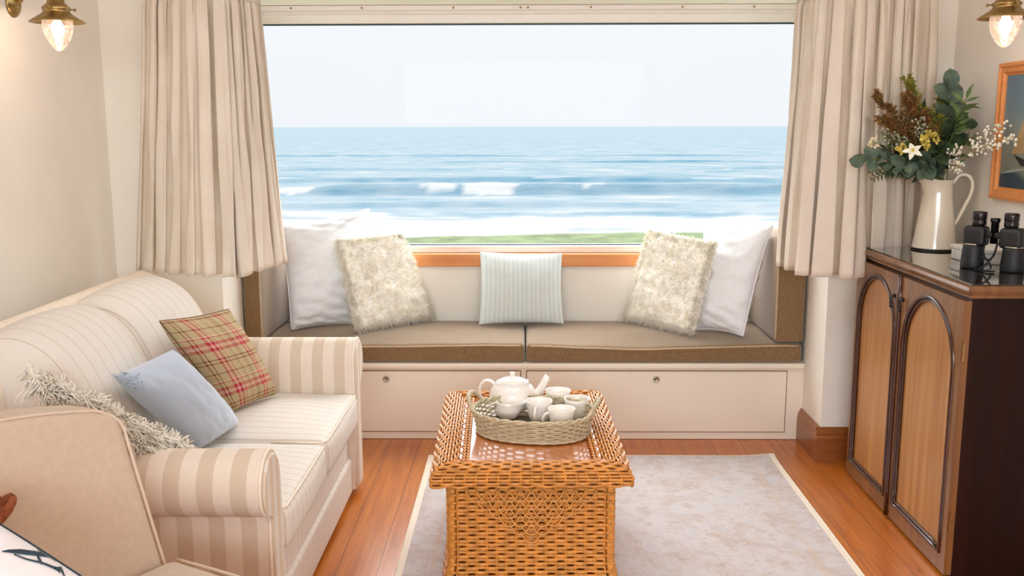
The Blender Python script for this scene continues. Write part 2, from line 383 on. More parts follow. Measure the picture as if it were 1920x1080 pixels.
# ------------------------------------------------------------------ mesh helpers
class MB:
    def __init__(s):
        s.v, s.f, s.uv = [], [], {}
    def add(s, verts, faces, uvs=None):
        k = len(s.v)
        s.v.extend(tuple(p) for p in verts)
        if uvs is not None:
            for i, q in enumerate(uvs): s.uv[k + i] = q
        s.f.extend(tuple(i + k for i in f) for f in faces)
        return s
    def box(s, lo, hi):
        (x0, y0, z0), (x1, y1, z1) = lo, hi
        v = [(x0, y0, z0), (x1, y0, z0), (x1, y1, z0), (x0, y1, z0), (x0, y0, z1), (x1, y0, z1), (x1, y1, z1), (x0, y1, z1)]
        return s.add(v, [(0, 3, 2, 1), (4, 5, 6, 7), (0, 1, 5, 4), (1, 2, 6, 5), (2, 3, 7, 6), (3, 0, 4, 7)])
    def rbox(s, lo, hi, r, puff=(0, 0, 0), n=8, rs=4, warp=None, flat_base=True):
        lo, hi = Vector(lo), Vector(hi); c = (lo + hi) / 2; h = (hi - lo) / 2
        r = min(r, h.x * .999, h.y * .999, h.z * .999)
        def axis(hh):
            a = [-hh + r * (1 - math.cos(i / rs * PI / 2)) for i in range(rs)]
            mid = [(-hh + r) + 2 * (hh - r) * i / n for i in range(n + 1)]
            return a + mid + [-q for q in reversed(a)]
        A = [axis(h.x), axis(h.y), axis(h.z)]
        key, verts, faces = {}, [], []
        def vid(p):
            k = tuple(round(q, 6) for q in p)
            if k in key: return key[k]
            q = Vector(p)
            inn = Vector([max(-h[i] + r, min(h[i] - r, q[i])) for i in range(3)])
            d = q - inn
            if d.length > 1e-9: q = inn + d.normalized() * r
            un = [q[i] / h[i] for i in range(3)]
            b3 = [max(0, 1 - u * u) for u in un]
            q = Vector((q.x + puff[0] * un[0] * b3[1] * b3[2], q.y + puff[1] * un[1] * b3[0] * b3[2], q.z + puff[2] * (max(0, un[2]) if flat_base else un[2]) * b3[0] * b3[1]))
            q += c
            if warp: q = warp(q)
            verts.append(q); key[k] = len(verts) - 1
            return key[k]
        for a in range(3):
            i, j = (a + 1) % 3, (a + 2) % 3
            for sgn in (-1, 1):
                for p in range(len(A[i]) - 1):
                    for q in range(len(A[j]) - 1):
                        quad = []
                        for (di, dj) in ((0, 0), (1, 0), (1, 1), (0, 1)):
                            pt = [0, 0, 0]; pt[a] = sgn * h[a]; pt[i] = A[i][p + di]; pt[j] = A[j][q + dj]
                            quad.append(vid(pt))
                        if len(set(quad)) == 4:
                            faces.append(tuple(quad) if sgn > 0 else tuple(reversed(quad)))
        return s.add(verts, faces)
    def tube(s, path, r, n=8, closed=False, cap=True, flat=1.0):
        P = [Vector(p) for p in path]; L = len(P)
        rad = r if isinstance(r, (list, tuple)) else [r] * L
        T = []
        for i in range(L):
            a = P[(i - 1) % L] if closed or i > 0 else P[0]
            b_ = P[(i + 1) % L] if closed or i < L - 1 else P[-1]
            t = b_ - a
            T.append(t.normalized() if t.length > 1e-12 else Vector((0, 0, 1)))
        up = Vector((0, 0, 1)) if abs(T[0].z) < 0.9 else Vector((0, 1, 0))
        nrm = (up - T[0] * up.dot(T[0])).normalized()
        verts = []
        for i in range(L):
            nrm = nrm - T[i] * nrm.dot(T[i])
            nrm = nrm.normalized() if nrm.length > 1e-9 else T[i].orthogonal().normalized()
            bn = T[i].cross(nrm)
            for k in range(n):
                a = 2 * PI * k / n
                verts.append(P[i] + nrm * (math.cos(a) * rad[i]) + bn * (math.sin(a) * rad[i] * flat))
        faces = []
        for i in range(L if closed else L - 1):
            for k in range(n):
                a, b_ = i * n + k, i * n + (k + 1) % n
                c_, d_ = ((i + 1) % L) * n + (k + 1) % n, ((i + 1) % L) * n + k
                faces.append((a, b_, c_, d_))
        if cap and not closed:
            faces.append(tuple(reversed(range(n)))); faces.append(tuple((L - 1) * n + k for k in range(n)))
        return s.add(verts, faces)
    def lathe(s, prof, n=32, origin=(0, 0, 0), axis=(0, 0, 1), cap=True, sx=1.0):
        ax = Vector(axis).normalized(); q = Vector((0, 0, 1)).rotation_difference(ax); o = Vector(origin)
        verts, faces = [], []
        for (r, z) in prof:
            for k in range(n):
                a = 2 * PI * k / n
                verts.append(o + q @ Vector((r * math.cos(a) * sx, r * math.sin(a), z)))
        for i in range(len(prof) - 1):
            for k in range(n):
                faces.append((i * n + k, i * n + (k + 1) % n, (i + 1) * n + (k + 1) % n, (i + 1) * n + k))
        if cap:
            if prof[0][0] > 1e-6: faces.append(tuple(reversed(range(n))))
            if prof[-1][0] > 1e-6: faces.append(tuple((len(prof) - 1) * n + k for k in range(n)))
        return s.add(verts, faces)
    def grid(s, fn, nu, nv, uv=False, closed_u=False):
        verts, uvs, faces = [], [], []
        for j in range(nv + 1):
            for i in range(nu + 1):
                verts.append(fn(i / nu, j / nv)); uvs.append((i / nu, j / nv))
        w = nu + 1
        for j in range(nv):
            for i in range(nu):
                faces.append((j * w + i, j * w + i + 1, (j + 1) * w + i + 1, (j + 1) * w + i))
        return s.add(verts, faces, uvs if uv else None)
    def prism(s, poly, a0, a1, fn):
        """poly of 2D points extruded between a0 and a1; fn(p, q, a) -> xyz"""
        n = len(poly)
        v = [fn(p, q, a0) for p, q in poly] + [fn(p, q, a1) for p, q in poly]
        f = [tuple(reversed(range(n))), tuple(range(n, 2 * n))] + [(i, (i + 1) % n, n + (i + 1) % n, n + i) for i in range(n)]
        return s.add(v, f)
    def build(s, name, mat, parent=None, smooth=True, bevel=0.0, weld=0.0, origin=None, fix=True, solid=0.0, sub=0):
        me = bpy.data.meshes.new(name)
        off = Vector(origin) if origin is not None else (Vector(parent['_o']) if parent is not None else Vector((0, 0, 0)))
        me.from_pydata([tuple(Vector(p) - off) for p in s.v], [], s.f)
        if s.uv:
            ul = me.uv_layers.new(name='UVMap')
            for l in me.loops:
                ul.data[l.index].uv = s.uv.get(l.vertex_index, (0, 0))
        if weld or fix:
            bm = bmesh.new(); bm.from_mesh(me)
            if weld: bmesh.ops.remove_doubles(bm, verts=bm.verts, dist=weld)
            bmesh.ops.recalc_face_normals(bm, faces=bm.faces)
            bm.to_mesh(me); bm.free()
        me.materials.append(mat)
        o = bpy.data.objects.new(name, me)
        COL.objects.link(o)
        if parent is not None:
            o.parent = parent
        if origin is not None:
            o.location = off - (Vector(parent['_o']) if parent is not None else Vector((0, 0, 0)))
        o['_o'] = tuple(off)
        if smooth:
            me.polygons.foreach_set('use_smooth', [True] * len(me.polygons))
            if smooth == 'auto':
                me.set_sharp_from_angle(angle=math.radians(40))
        if bevel:
            md = o.modifiers.new('bevel', 'BEVEL'); md.width = bevel; md.segments = 2; md.limit_method = 'ANGLE'
            md.harden_normals = False
        if solid:
            md = o.modifiers.new('solid', 'SOLIDIFY'); md.thickness = solid; md.offset = 0
        return o

def tag(o, label, cat, group=None):
    o['label'] = label; o['category'] = cat
    if group: o['group'] = group
    return o
def thing(name, loc, label, cat, group=None):
    o = bpy.data.objects.new(name, None); COL.objects.link(o)
    o.location = loc; o['_o'] = tuple(loc)
    o.empty_display_size = 0.1
    return tag(o, label, cat, group)
def struct(o):
    o['kind'] = 'structure'; return o

def rot2(x, y, a, cx=0.0, cy=0.0):
    c_, s_ = math.cos(a), math.sin(a)
    return cx + c_ * x - s_ * y, cy + s_ * x + c_ * y

# ------------------------------------------------------------------ the setting
XL, XR, YB = -1.80, 1.82, 4.16
BL_, BR_ = -1.335, 1.34          # seat recess
struct(MB().box((-1.95, -3.2, -0.1), (1.97, 5.15, 0)).build('floor', MAT['floor'], smooth=False))
struct(MB().box((-1.95, -3.2, 2.4), (1.97, 5.2, 2.5)).build('ceiling', MAT['wall_white'], smooth=False))
struct(MB().box((XL - 0.15, -3.2, 0), (XL, 4.16, 2.4)).build('wall_left', MAT['wall'], smooth=False))
struct(MB().box((XR, -3.2, 0), (XR + 0.15, 4.16, 2.4)).build('wall_right', MAT['wall'], smooth=False))
struct(MB().box((XL - 0.15, YB, 0), (BL_, 5.15, 0.86)).box((XL - 0.15, YB, 0.86), (-1.56, 5.15, 2.4)).build('wall_back_left', MAT['wall'], smooth=False))
struct(MB().box((BR_, YB, 0), (XR + 0.15, 5.15, 0.86)).box((1.56, YB, 0.86), (XR + 0.15, 5.15, 2.4)).build('wall_back_right', MAT['wall'], smooth=False))
struct(MB().box((BL_, 5.0, 0), (BR_, 5.15, 0.77)).build('wall_back', MAT['wall'], smooth=False))
MAT['soffit'] = plain('bright_white_soffit', lin(248, 245, 240), 0.7, var=0.01)
struct(MB().box((-1.56, YB, 2.10), (1.56, 5.15, 2.4)).build('trim_2', MAT['soffit'], smooth=False))
# skirting boards
def skirting(name, pts):
    m_ = MB()
    prof = [(0, 0), (0.022, 0), (0.022, 0.112), (0.018, 0.122), (0.020, 0.130), (0.012, 0.146), (0.006, 0.158), (0, 0.158)]
    for (a, b_, nx, ny) in pts:
        m_.prism(prof, 0, 1, lambda p, q, t, a=a, b_=b_, nx=nx, ny=ny: (a[0] + (b_[0] - a[0]) * t + nx * p, a[1] + (b_[1] - a[1]) * t + ny * p, q))
    return struct(m_.build(name, MAT['skirting'], smooth=False))
skirting('baseboard_right', [((BR_ - 0.0225, YB), (1.82, YB), 0, -1), ((BR_, YB - 0.0005), (BR_, 4.449), -1, 0)])
skirting('baseboard_left', [((-1.80, YB), (BL_ + 0.0225, YB), 0, -1), ((BL_, YB - 0.0005), (BL_, 4.449), 1, 0)])
# wooden sill board under the window
sill = MB().box((BL_, 4.972, 0.770), (BR_, 5.10, 0.836))
struct(sill.build('trim_1', MAT['pine'], smooth='auto', bevel=0.004))
# window frame and pane
win = bpy.data.objects.new('window_1', None); COL.objects.link(win); win.location = (0, 5.1, 0.84); win['_o'] = (0, 5.1, 0.84); win['kind'] = 'structure'
fr_ = MB()
fr_.box((-1.56, 5.02, 0.862), (1.56, 5.14, 0.872)).box((-1.56, 5.03, 0.836), (1.56, 5.14, 0.862))
fr_.box((-1.56, 5.03, 2.019), (1.56, 5.14, 2.062)).box((-1.56, 5.0, 2.062), (1.56, 5.14, 2.10))
fr_.box((-1.56, 5.03, 0.872), (-1.515, 5.14, 2.019)).box((1.515, 5.03, 0.872), (1.56, 5.14, 2.019))
fr_.build('window_frame', MAT['frame_white'], win, smooth='auto', bevel=0.003)
se = MB()
se.box((-1.515, 5.062, 0.872), (1.515, 5.085, 0.8775)).box((-1.515, 5.062, 2.0125), (1.515, 5.085, 2.019))
se.box((-1.515, 5.062, 0.8775), (-1.508, 5.085, 2.0125)).box((1.508, 5.062, 0.8775), (1.515, 5.085, 2.0125))
se.build('window_seal', MAT['seal'], win, smooth=False)
MB().add([(-1.51, 5.085, 0.875), (1.51, 5.085, 0.875), (1.51, 5.085, 2.016), (-1.51, 5.085, 2.016)], [(0, 1, 2, 3)]).build('window_pane', MAT['pane'], win, smooth=False, fix=False)

# curtain track with its gliders, fixed to the soffit
tr = thing('curtain_track', (0, 4.93, 2.08), 'slim cream curtain track running along the window head', 'curtain track')
MB().box((-1.50, 4.955, 2.076), (1.50, 4.98, 2.098)).build('rail', MAT['frame_white'], tr, smooth='auto', bevel=0.003)
for px_ in (545, 678, 850, 976, 990, 1108, 1280, 1414):
    p = at_y(px_, 15.5, 4.95)
    MB().lathe([(0.0, -0.004), (0.005, -0.003), (0.005, 0.003), (0, 0.004)], 10, (p.x, 4.952, 2.085), (0, 1, 0)).build('glider', MAT['brass'], tr)

# ------------------------------------------------------------------ outside
rows, cols = 720, 170
ys = 60 * np.exp(np.linspace(0, math.log(9000 / 60.0), rows))
ridges = [(200, .50, 3.2, 1), (172, .22, 3, 2), (157, .46, 2.8, 3), (128, .80, 3.0, 4), (108, .38, 2.6, 5), (97, .30, 2.2, 6), (240, .30, 4, 7), (290, .30, 4, 8), (88, .22, 1.8, 9)]
SEA_Z = -7.5
verts, foam, swell_shade = [], [], []
for y in ys:
    amp_far = max(0.0, min(1.0, (420 - y) / 120))
    for i in range(cols + 1):
        x = (i / cols * 2 - 1) * (y * 0.55 + 10) if y < 800 else (i / cols * 2 - 1) * y * 0.9
        z = 0.0; fo = 0.0; sw_v = 0.0
        if amp_far > 0:
            for (yc, a, w, sd) in ridges:
                if abs(y - yc) > 16: continue
                env = 0.25 + 0.95 * max(0, min(1, 0.5 + 1.1 * mnoise.noise((x * 0.028, sd * 9.1, 0.3))))
                y0 = yc + 2.2 * mnoise.noise((x * 0.03, sd * 5.3, 2.0)) + 0.6 * mnoise.noise((x * 0.2, sd * 3.3, 7.0))
                dd = y - y0
                ww = w * 0.42 if dd < 0 else w * 1.7
                z += 1.5 * a * env * math.exp(-(dd / ww) ** 2)
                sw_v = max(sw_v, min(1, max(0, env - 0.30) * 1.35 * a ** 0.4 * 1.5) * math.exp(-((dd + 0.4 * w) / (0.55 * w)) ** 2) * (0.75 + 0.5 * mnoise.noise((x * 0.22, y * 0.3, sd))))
            z += amp_far * 0.10 * mnoise.noise((x * 0.18, y * 0.4, 1.0)) + amp_far * 0.05 * mnoise.noise((x * 0.6, y * 1.1, 4.0))
            n2 = mnoise.noise((x * 0.10, y * 0.22, 9.0)) + 0.5 * mnoise.noise((x * 0.35, y * 0.6, 3.0))
            shore = max(0, min(1, (104 - y) / 16))
            fo = max(fo, max(0, min(1, (n2 + 1.5 * shore - 0.55) * 2.2)), 0.4 * max(0, min(1, (150 - y) / 45)) * max(0, min(1, 0.6 + n2)))
            # breaking crests
            ux = 982 + x / y * 1790
            y0 = 128 + 2.2 * mnoise.noise((x * 0.03, 4 * 5.3, 2.0)) + 0.6 * mnoise.noise((x * 0.2, 4 * 3.3, 7.0))
            for (u0, u1, h_) in ((865, 972, 1.0), (790, 862, .45), (490, 590, .7), (1080, 1140, 0.12)):
                c_, hw = (u0 + u1) / 2, (u1 - u0) / 2
                k = max(0, 1 - ((ux - c_) / hw) ** 2)
                k *= max(0, 0.75 + 0.7 * mnoise.noise((x * 0.9, u0 * 0.1, 2)) + 0.3 * mnoise.noise((x * 2.7, u0 * 0.1, 4)))
                if k > 0.04 and -3.6 * h_ * min(1, k) ** .5 < (y - y0) < 1.3 * min(1, k) ** 0.5:
                    fo = 1.0; z += 0.25 * h_ * k
            for (yc, sd) in ((200, 1), (157, 3)):
                if abs(y - yc - 2.2 * mnoise.noise((x * 0.03, sd * 5.3, 2.0)) - 1.0) < 1.0 and mnoise.noise((x * 0.08, sd, 5)) > 0.25: fo = max(fo, 0.6)
        verts.append((x, y, SEA_Z + z)); foam.append(fo); swell_shade.append(sw_v)
faces = [(j * (cols + 1) + i, j * (cols + 1) + i + 1, (j + 1) * (cols + 1) + i + 1, (j + 1) * (cols + 1) + i) for j in range(rows - 1) for i in range(cols)]
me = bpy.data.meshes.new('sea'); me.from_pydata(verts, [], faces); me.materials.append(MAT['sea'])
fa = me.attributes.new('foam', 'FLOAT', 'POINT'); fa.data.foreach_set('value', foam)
fa = me.attributes.new('swell_shade', 'FLOAT', 'POINT'); fa.data.foreach_set('value', swell_shade)
me.polygons.foreach_set('use_smooth', [True] * len(me.polygons))
sea = bpy.data.objects.new('sea', me); COL.objects.link(sea); struct(sea)
# grassy bank outside the window
def bank(u, v):
    x = (u - 0.5) * 40
    edge = 17.6 + 0.5 * mnoise.noise((x * 0.25, 0, 0)) + 0.25 * mnoise.noise((x * 1.1, 3, 0)) + x * 0.05
    if v < 0.7:
        y = 5.6 + (edge - 5.6) * v / 0.7
        return (x, y, -0.49 + 0.03 * mnoise.noise((x, y, 0)))
    t = (v - 0.7) / 0.3
    return (x, edge + t * 45, -0.49 - 7.3 * t - 0.3 * math.sin(t * PI))
struct(MB().grid(bank, 120, 60).build('lawn', MAT['grass']))

# ------------------------------------------------------------------ window bench
bench = thing('window_bench', (0, 4.7, 0), 'cream painted built-in window seat with two lockable front panels', 'window seat')
bm_ = MB()
bm_.box((BL_, 4.45, 0.002), (BR_, 4.99, 0.354))
bm_.build('body', MAT['bench_paint'], bench, smooth=False)
MB().rbox((BL_ + 0.001, 4.425, 0.355), (BR_ - 0.001, 4.995, 0.382), 0.008, n=4, rs=3).build('seat_board', MAT['bench_paint'], bench, smooth='auto')
for (x0, x1) in ((-1.258, -0.016), (0.016, 1.258)):
    dr = MB().box((x0, 4.444, 0.04), (x1, 4.4515, 0.340)).build('front_panel', MAT['bench_paint'], bench, smooth=False, bevel=0.002)
    g_ = MB()
    for (a, b_) in (((x0 - 0.004, 4.4485, 0.036), (x1 + 0.004, 4.4505, 0.04)), ((x0 - 0.004, 4.4485, 0.34), (x1 + 0.004, 4.4505, 0.344)), ((x0 - 0.004, 4.4485, 0.04), (x0, 4.4505, 0.34)), ((x1, 4.4485, 0.04), (x1 + 0.004, 4.4505, 0.34))):
        g_.box(a, b_)
    g_.build('shadow_gap', plain('gap_' + ('a' if x0 < 0 else 'b'), lin(120, 100, 80), 0.8), dr, smooth=False)
    lx = -0.661 if x0 < 0 else 0.635
    MB().lathe([(0, 0), (0.004, 0.0), (0.0045, -0.004), (0.009, -0.004), (0.013, -0.008), (0.015, -0.004), (0.015, 0.004)], 20, (lx, 4.443, 0.302), (0, 1, 0)).build('lock', MAT['steel'], dr)

# seat pads
def sag(q):
    return q
def seat_pad(name, x0, x1, label, dip):
    t = thing(name, ((x0 + x1) / 2, 4.7, 0.383), label, 'seat cushion', 'taupe pads on the window seat')
    def wp(q):
        u_ = (q.x - x0) / (x1 - x0); fr2 = max(0, 1 - (q.y - 4.435) / 0.2)
        k_ = max(0, (q.z - 0.40) / 0.078)
        if k_ > 0:
            q.z -= k_ * dip * fr2 * math.exp(-((u_ - 0.42) / 0.3) ** 2)
            q.z += k_ * 0.004 * mnoise.noise((q.x * 6, q.y * 6, 1))
        return q
    MB().rbox((x0, 4.435, 0.3835), (x1, 4.985, 0.478), 0.022, (0, 0, 0.012), n=24, rs=4, warp=wp).build('pad', MAT['taupe'], t)
    path = []
    for i in range(25):
        x = x0 + 0.02 + (x1 - x0 - 0.04) * i / 24
        q = wp(Vector((x, 4.437, 0.468))); path.append((q.x, 4.4365, q.z))
    MB().tube(path, 0.0045, 6).build('piping', MAT['taupe_pipe'], t)
seat_pad('seat_pad', -1.325, 0.006, 'taupe fabric seat pad on the left half of the window bench', 0.008)
seat_pad('seat_pad', 0.012, 1.325, 'taupe fabric seat pad with dipped front edge on the right half of the window bench', 0.02)
# bolsters at the bench ends
def bolster(x0, x1, label, lean):
    t = thing('bolster', ((x0 + x1) / 2, 4.7, 0.485), label, 'bolster', 'upright bolsters at the bench ends')
    def wp(q):
        q.x += lean * (q.z - 0.488)
        return q
    MB().rbox((x0, 4.43, 0.486), (x1, 4.975, 0.972), 0.014, (0.006, 0, 0.004), n=10, rs=3, warp=wp).build('pad', MAT['taupe'], t)
    xi = x1 if x0 < 0 else x0
    s_ = -1 if x0 < 0 else 1
    path = [wp(Vector((xi + 0.002 * s_, 4.433, 0.50 + 0.46 * i / 10))) for i in range(11)]
    MB().tube(path, 0.0045, 6).build('piping', MAT['taupe_pipe'], t)
bolster(-1.328, -1.244, 'upright taupe bolster against the left end of the window bench', 0.0)
bolster(1.19, 1.325, 'upright taupe bolster against the right end of the window bench', 0.0)

# ------------------------------------------------------------------ cushions
def pillow_surface(cs, T, pinch=0.05, wr=0.0, wscale=6, seed=0, power=0.5, wdir=None):
    TL, TR, BR, BL = [Vector(c) for c in cs]
    right = ((TR - TL) + (BR - BL)).normalized(); up = ((TL - BL) + (TR - BR)).normalized()
    nrm = right.cross(up).normalized()
    def P(u, v, side):          # u, v in -1..1
        a = u * (1 - pinch * (1 - v * v)); b_ = v * (1 - pinch * (1 - u * u))
        s_, t_ = (a + 1) / 2, (b_ + 1) / 2
        p = (BL * (1 - s_) + BR * s_) * (1 - t_) + (TL * (1 - s_) + TR * s_) * t_
        k = max(0.0, (1 - u * u) * (1 - v * v)) ** power
        w = 0.0
        if wr:
            if wdir == 'fold':
                ww = mnoise.noise((u * 1.4 + seed, v * wscale + u * 2.0, seed)) + 0.5 * mnoise.noise((u * 2.5 - seed, v * wscale * 2.2, seed + 4))
            else:
                ww = mnoise.noise((u * wscale / 2 + seed, v * wscale / 2, seed * 1.7 + side)) + 0.5 * mnoise.noise((u * wscale + seed, v * wscale, seed + side))
            w = wr * ww * min(1, k * 2.2)
        return p + nrm * side * (T * k + w + 0.002)
    return P, nrm
def pillow(mb, P, n=28):
    def ax(i): return math.sin((i / n - 0.5) * PI)
    V, Fc, UV = [], [], []
    w = n + 1
    for side in (1, -1):
        for j in range(w):
            for i in range(w):
                V.append(P(ax(i), ax(j), side)); UV.append(((ax(i) + 1) / 2, (ax(j) + 1) / 2))
    for j in range(n):
        for i in range(n):
            q = (j * w + i, j * w + i + 1, (j + 1) * w + i + 1, (j + 1) * w + i)
            Fc.append(q); Fc.append(tuple(w * w + k for k in reversed(q)))
    rim = [i for i in range(w)] + [j * w + n for j in range(1, w)] + [n * w + i for i in range(n - 1, -1, -1)] + [j * w for j in range(n - 1, 0, -1)]
    for a, b_ in zip(rim, rim[1:] + rim[:1]):
        Fc.append((a, w * w + a, w * w + b_, b_))
    mb.add(V, Fc, UV)
    return mb
def rim_path(P, n=24):
    out = []
    for (u0, v0, u1, v1) in ((-1, -1, 1, -1), (1, -1, 1, 1), (1, 1, -1, 1), (-1, 1, -1, -1)):
        for i in range(n):
            t_ = i / n
            u_, v_ = u0 + (u1 - u0) * t_, v0 + (v1 - v0) * t_
            out.append((P(u_, v_, 1) + P(u_, v_, -1)) / 2)
    return out
def strands(name, pts, nrms, length, width, mat, parent, droop=0.35, jitter=0.6, clump=0, segs=4, curl=0.0, seed=1):
    """tapered ribbons of wool as one mesh"""
    r_ = np.random.default_rng(seed)
    pts = np.array(pts); nr = np.array(nrms); K = len(pts)
    L = length * (0.65 + 0.6 * r_.random(K))[:, None]
    d = nr + jitter * r_.normal(size=(K, 3)); d /= np.linalg.norm(d, axis=1)[:, None]
    d0 = d.copy()
    if clump:
        ci = r_.choice(K, K // clump, replace=False)
        cp = pts[ci]; cdir = d[ci]
        best = np.zeros(K, int)
        for s0 in range(0, K, 1000):
            dist = ((pts[s0:s0 + 1000, None, :] - cp[None]) ** 2).sum(2); best[s0:s0 + 1000] = dist.argmin(1)
        tip = cp[best] + cdir[best] * L
    side = np.cross(d, r_.normal(size=(K, 3))); side /= np.linalg.norm(side, axis=1)[:, None] + 1e-9
    s2 = np.cross(d, side)
    ph = r_.random(K)[:, None] * 6.28
    rings = []
    for k in range(segs + 1):
        t_ = k / segs
        p = pts + d0 * L * t_ + np.array([0, 0, -1.0]) * (droop * L * t_ ** 2)
        if clump:
            p = p * (1 - 0.75 * t_ ** 1.5) + (tip + np.array([0, 0, -1.0]) * droop * L) * (0.75 * t_ ** 1.5)
        if curl:
            p = p + side * (np.sin(ph + t_ * 7) * curl * t_) + s2 * (np.cos(ph + t_ * 7) * curl * t_)
        w_ = width * (1 - 0.8 * t_ ** 2)
        for q in range(3):
            an = q * 2.0944
            rings.append(p + side * (w_ * math.cos(an)) + s2 * (w_ * math.sin(an)))
    V = np.stack(rings, 1).reshape(-1, 3)
    o_ = np.arange(K)[:, None] * (3 * (segs + 1))
    fs = np.concatenate([o_ + np.array([[3 * k + q, 3 * k + (q + 1) % 3, 3 * k + 3 + (q + 1) % 3, 3 * k + 3 + q]]) for k in range(segs) for q in range(3)], 0)
    off = np.array(parent['_o'])
    me_ = bpy.data.meshes.new(name)
    me_.from_pydata((V - off).tolist(), [], fs.tolist())
    me_.polygons.foreach_set('use_smooth', [True] * len(me_.polygons))
    me_.materials.append(mat)
    o = bpy.data.objects.new(name, me_); COL.objects.link(o); o.parent = parent; o['_o'] = tuple(off)
    return o
def pillow_samples(P, K, side_prob=0.85, rim=0.2, rng=None, lift=None):
    rng = rng or np.random.default_rng(3)
    pts, nr = [], []
    for _ in range(K):
        if rng.random() < rim:
            t_ = rng.random() * 2 - 1; e_ = rng.integers(4); q = 0.9 + 0.1 * rng.random()
            u_, v_ = ((t_, q), (t_, -q), (q, t_), (-q, t_))[e_]
        else:
            u_, v_ = rng.random() * 2 - 1, rng.random() * 2 - 1
        s_ = 1 if rng.random() < side_prob else -1
        p = P(u_, v_, s_); h_ = 0.02
        uu = max(-.97, min(.97, u_)); vv = max(-.97, min(.97, v_))
        n_ = (P(uu + h_, vv, s_) - P(uu - h_, vv, s_)).cross(P(uu, vv + h_, s_) - P(uu, vv - h_, s_)) * s_
        pts.append(p); nr.append(n_.normalized())
    return pts, nr

ZB = 0.492
def base_of(cs):
    return sum((Vector(c) for c in cs[2:]), Vector()) / 2
# big white pillows
cs = [at_y(524, 424, 4.74), at_y(692, 392, 4.93), at_z(662, 606, ZB), at_z(547, 618, ZB)]
t = thing('pillow', base_of(cs), 'large white cotton pillow leaning in the left corner behind the fluffy cushion', 'pillow', 'white pillows on the window bench')
P, nrm = pillow_surface(cs, 0.090, 0.05, 0.020, 13, 3.1, wdir='fold')
pillow(MB(), P, 40).build('cover', MAT['white_cotton'], t, weld=0.0005)
MB().tube(rim_path(P), 0.005, 6, closed=True).build('piping', MAT['white_cotton'], t)
cs = [at_y(1322, 416, 4.90), at_y(1448, 424, 4.56), at_z(1393, 630, ZB), at_z(1300, 618, ZB)]
t = thing('pillow', base_of(cs), 'large white cotton pillow leaning on the right bolster behind the fluffy cushion', 'pillow', 'white pillows on the window bench')
P, nrm = pillow_surface(cs, 0.090, 0.065, 0.018, 14, 7.7, wdir='fold')
pillow(MB(), P, 40).build('cover', MAT['white_cotton'], t, weld=0.0005)
MB().tube(rim_path(P), 0.005, 6, closed=True).build('piping', MAT['white_cotton'], t)
# sheepskin cushions
def fleece_cushion(cs, label, seed):
    t = thing('sheepskin_cushion', base_of(cs), label, 'cushion', 'fluffy sheepskin cushions on the window bench')
    P, nrm = pillow_surface(cs, 0.055, 0.02, 0.012, 6, seed, power=0.42)
    from mathutils import noise as _n
    def PF(u, v, side):
        p = P(u, v, side); k = max(0.0, (1 - u * u) * (1 - v * v)) ** 0.3
        q = (p.x * 32, p.y * 32, p.z * 32)
        dist = _n.voronoi(q)[0]
        tuft = max(0.0, 1 - dist[0] * 1.15)
        big = mnoise.noise((p.x * 13, p.y * 13, p.z * 13))
        return p + nrm * side * (0.006 * tuft + 0.010 * big) * (0.35 + 0.65 * k) + (p - ctr) * (0.05 * tuft)
    ctr = sum((Vector(c) for c in cs), Vector()) / 4
    pillow(MB(), PF, 110).build('fleece', MAT['fleece_cover'], t, weld=0.0003)
    pts, nr = pillow_samples(PF, 3200, 0.85, 0.50, np.random.default_rng(int(seed)))
    strands('wool_tips', pts, nr, 0.026, 0.0015, MAT['fleece'], t, droop=0.45, jitter=0.5, clump=0, segs=4, curl=0.005, seed=int(seed))
fleece_cushion([at_y(627, 450, 4.70), at_y(750, 437, 4.87), at_z(812, 594, ZB + 0.012), at_z(668, 620, ZB + 0.012)], 'ivory sheepskin cushion propped against the white pillow at the left end', 11)
fleece_cushion([at_y(1220, 432, 4.85), at_y(1344, 456, 4.64), at_z(1300, 624, ZB + 0.012), at_z(1174, 597, ZB + 0.012)], 'ivory sheepskin cushion propped against the white pillow at the right end', 23)
# pale striped cushion in the middle
cs = [at_y(900, 472, 4.95), at_y(1054, 475, 4.95), at_z(1057, 607, ZB), at_z(898, 609, ZB)]
t = thing('striped_cushion', base_of(cs), 'small pale blue striped cushion in the middle of the window bench', 'cushion')
P, nrm = pillow_surface(cs, 0.06, 0.045, 0.004, 6, 2.2)
pillow(MB(), P, 30).build('cover', MAT['duckegg'], t, weld=0.0005)

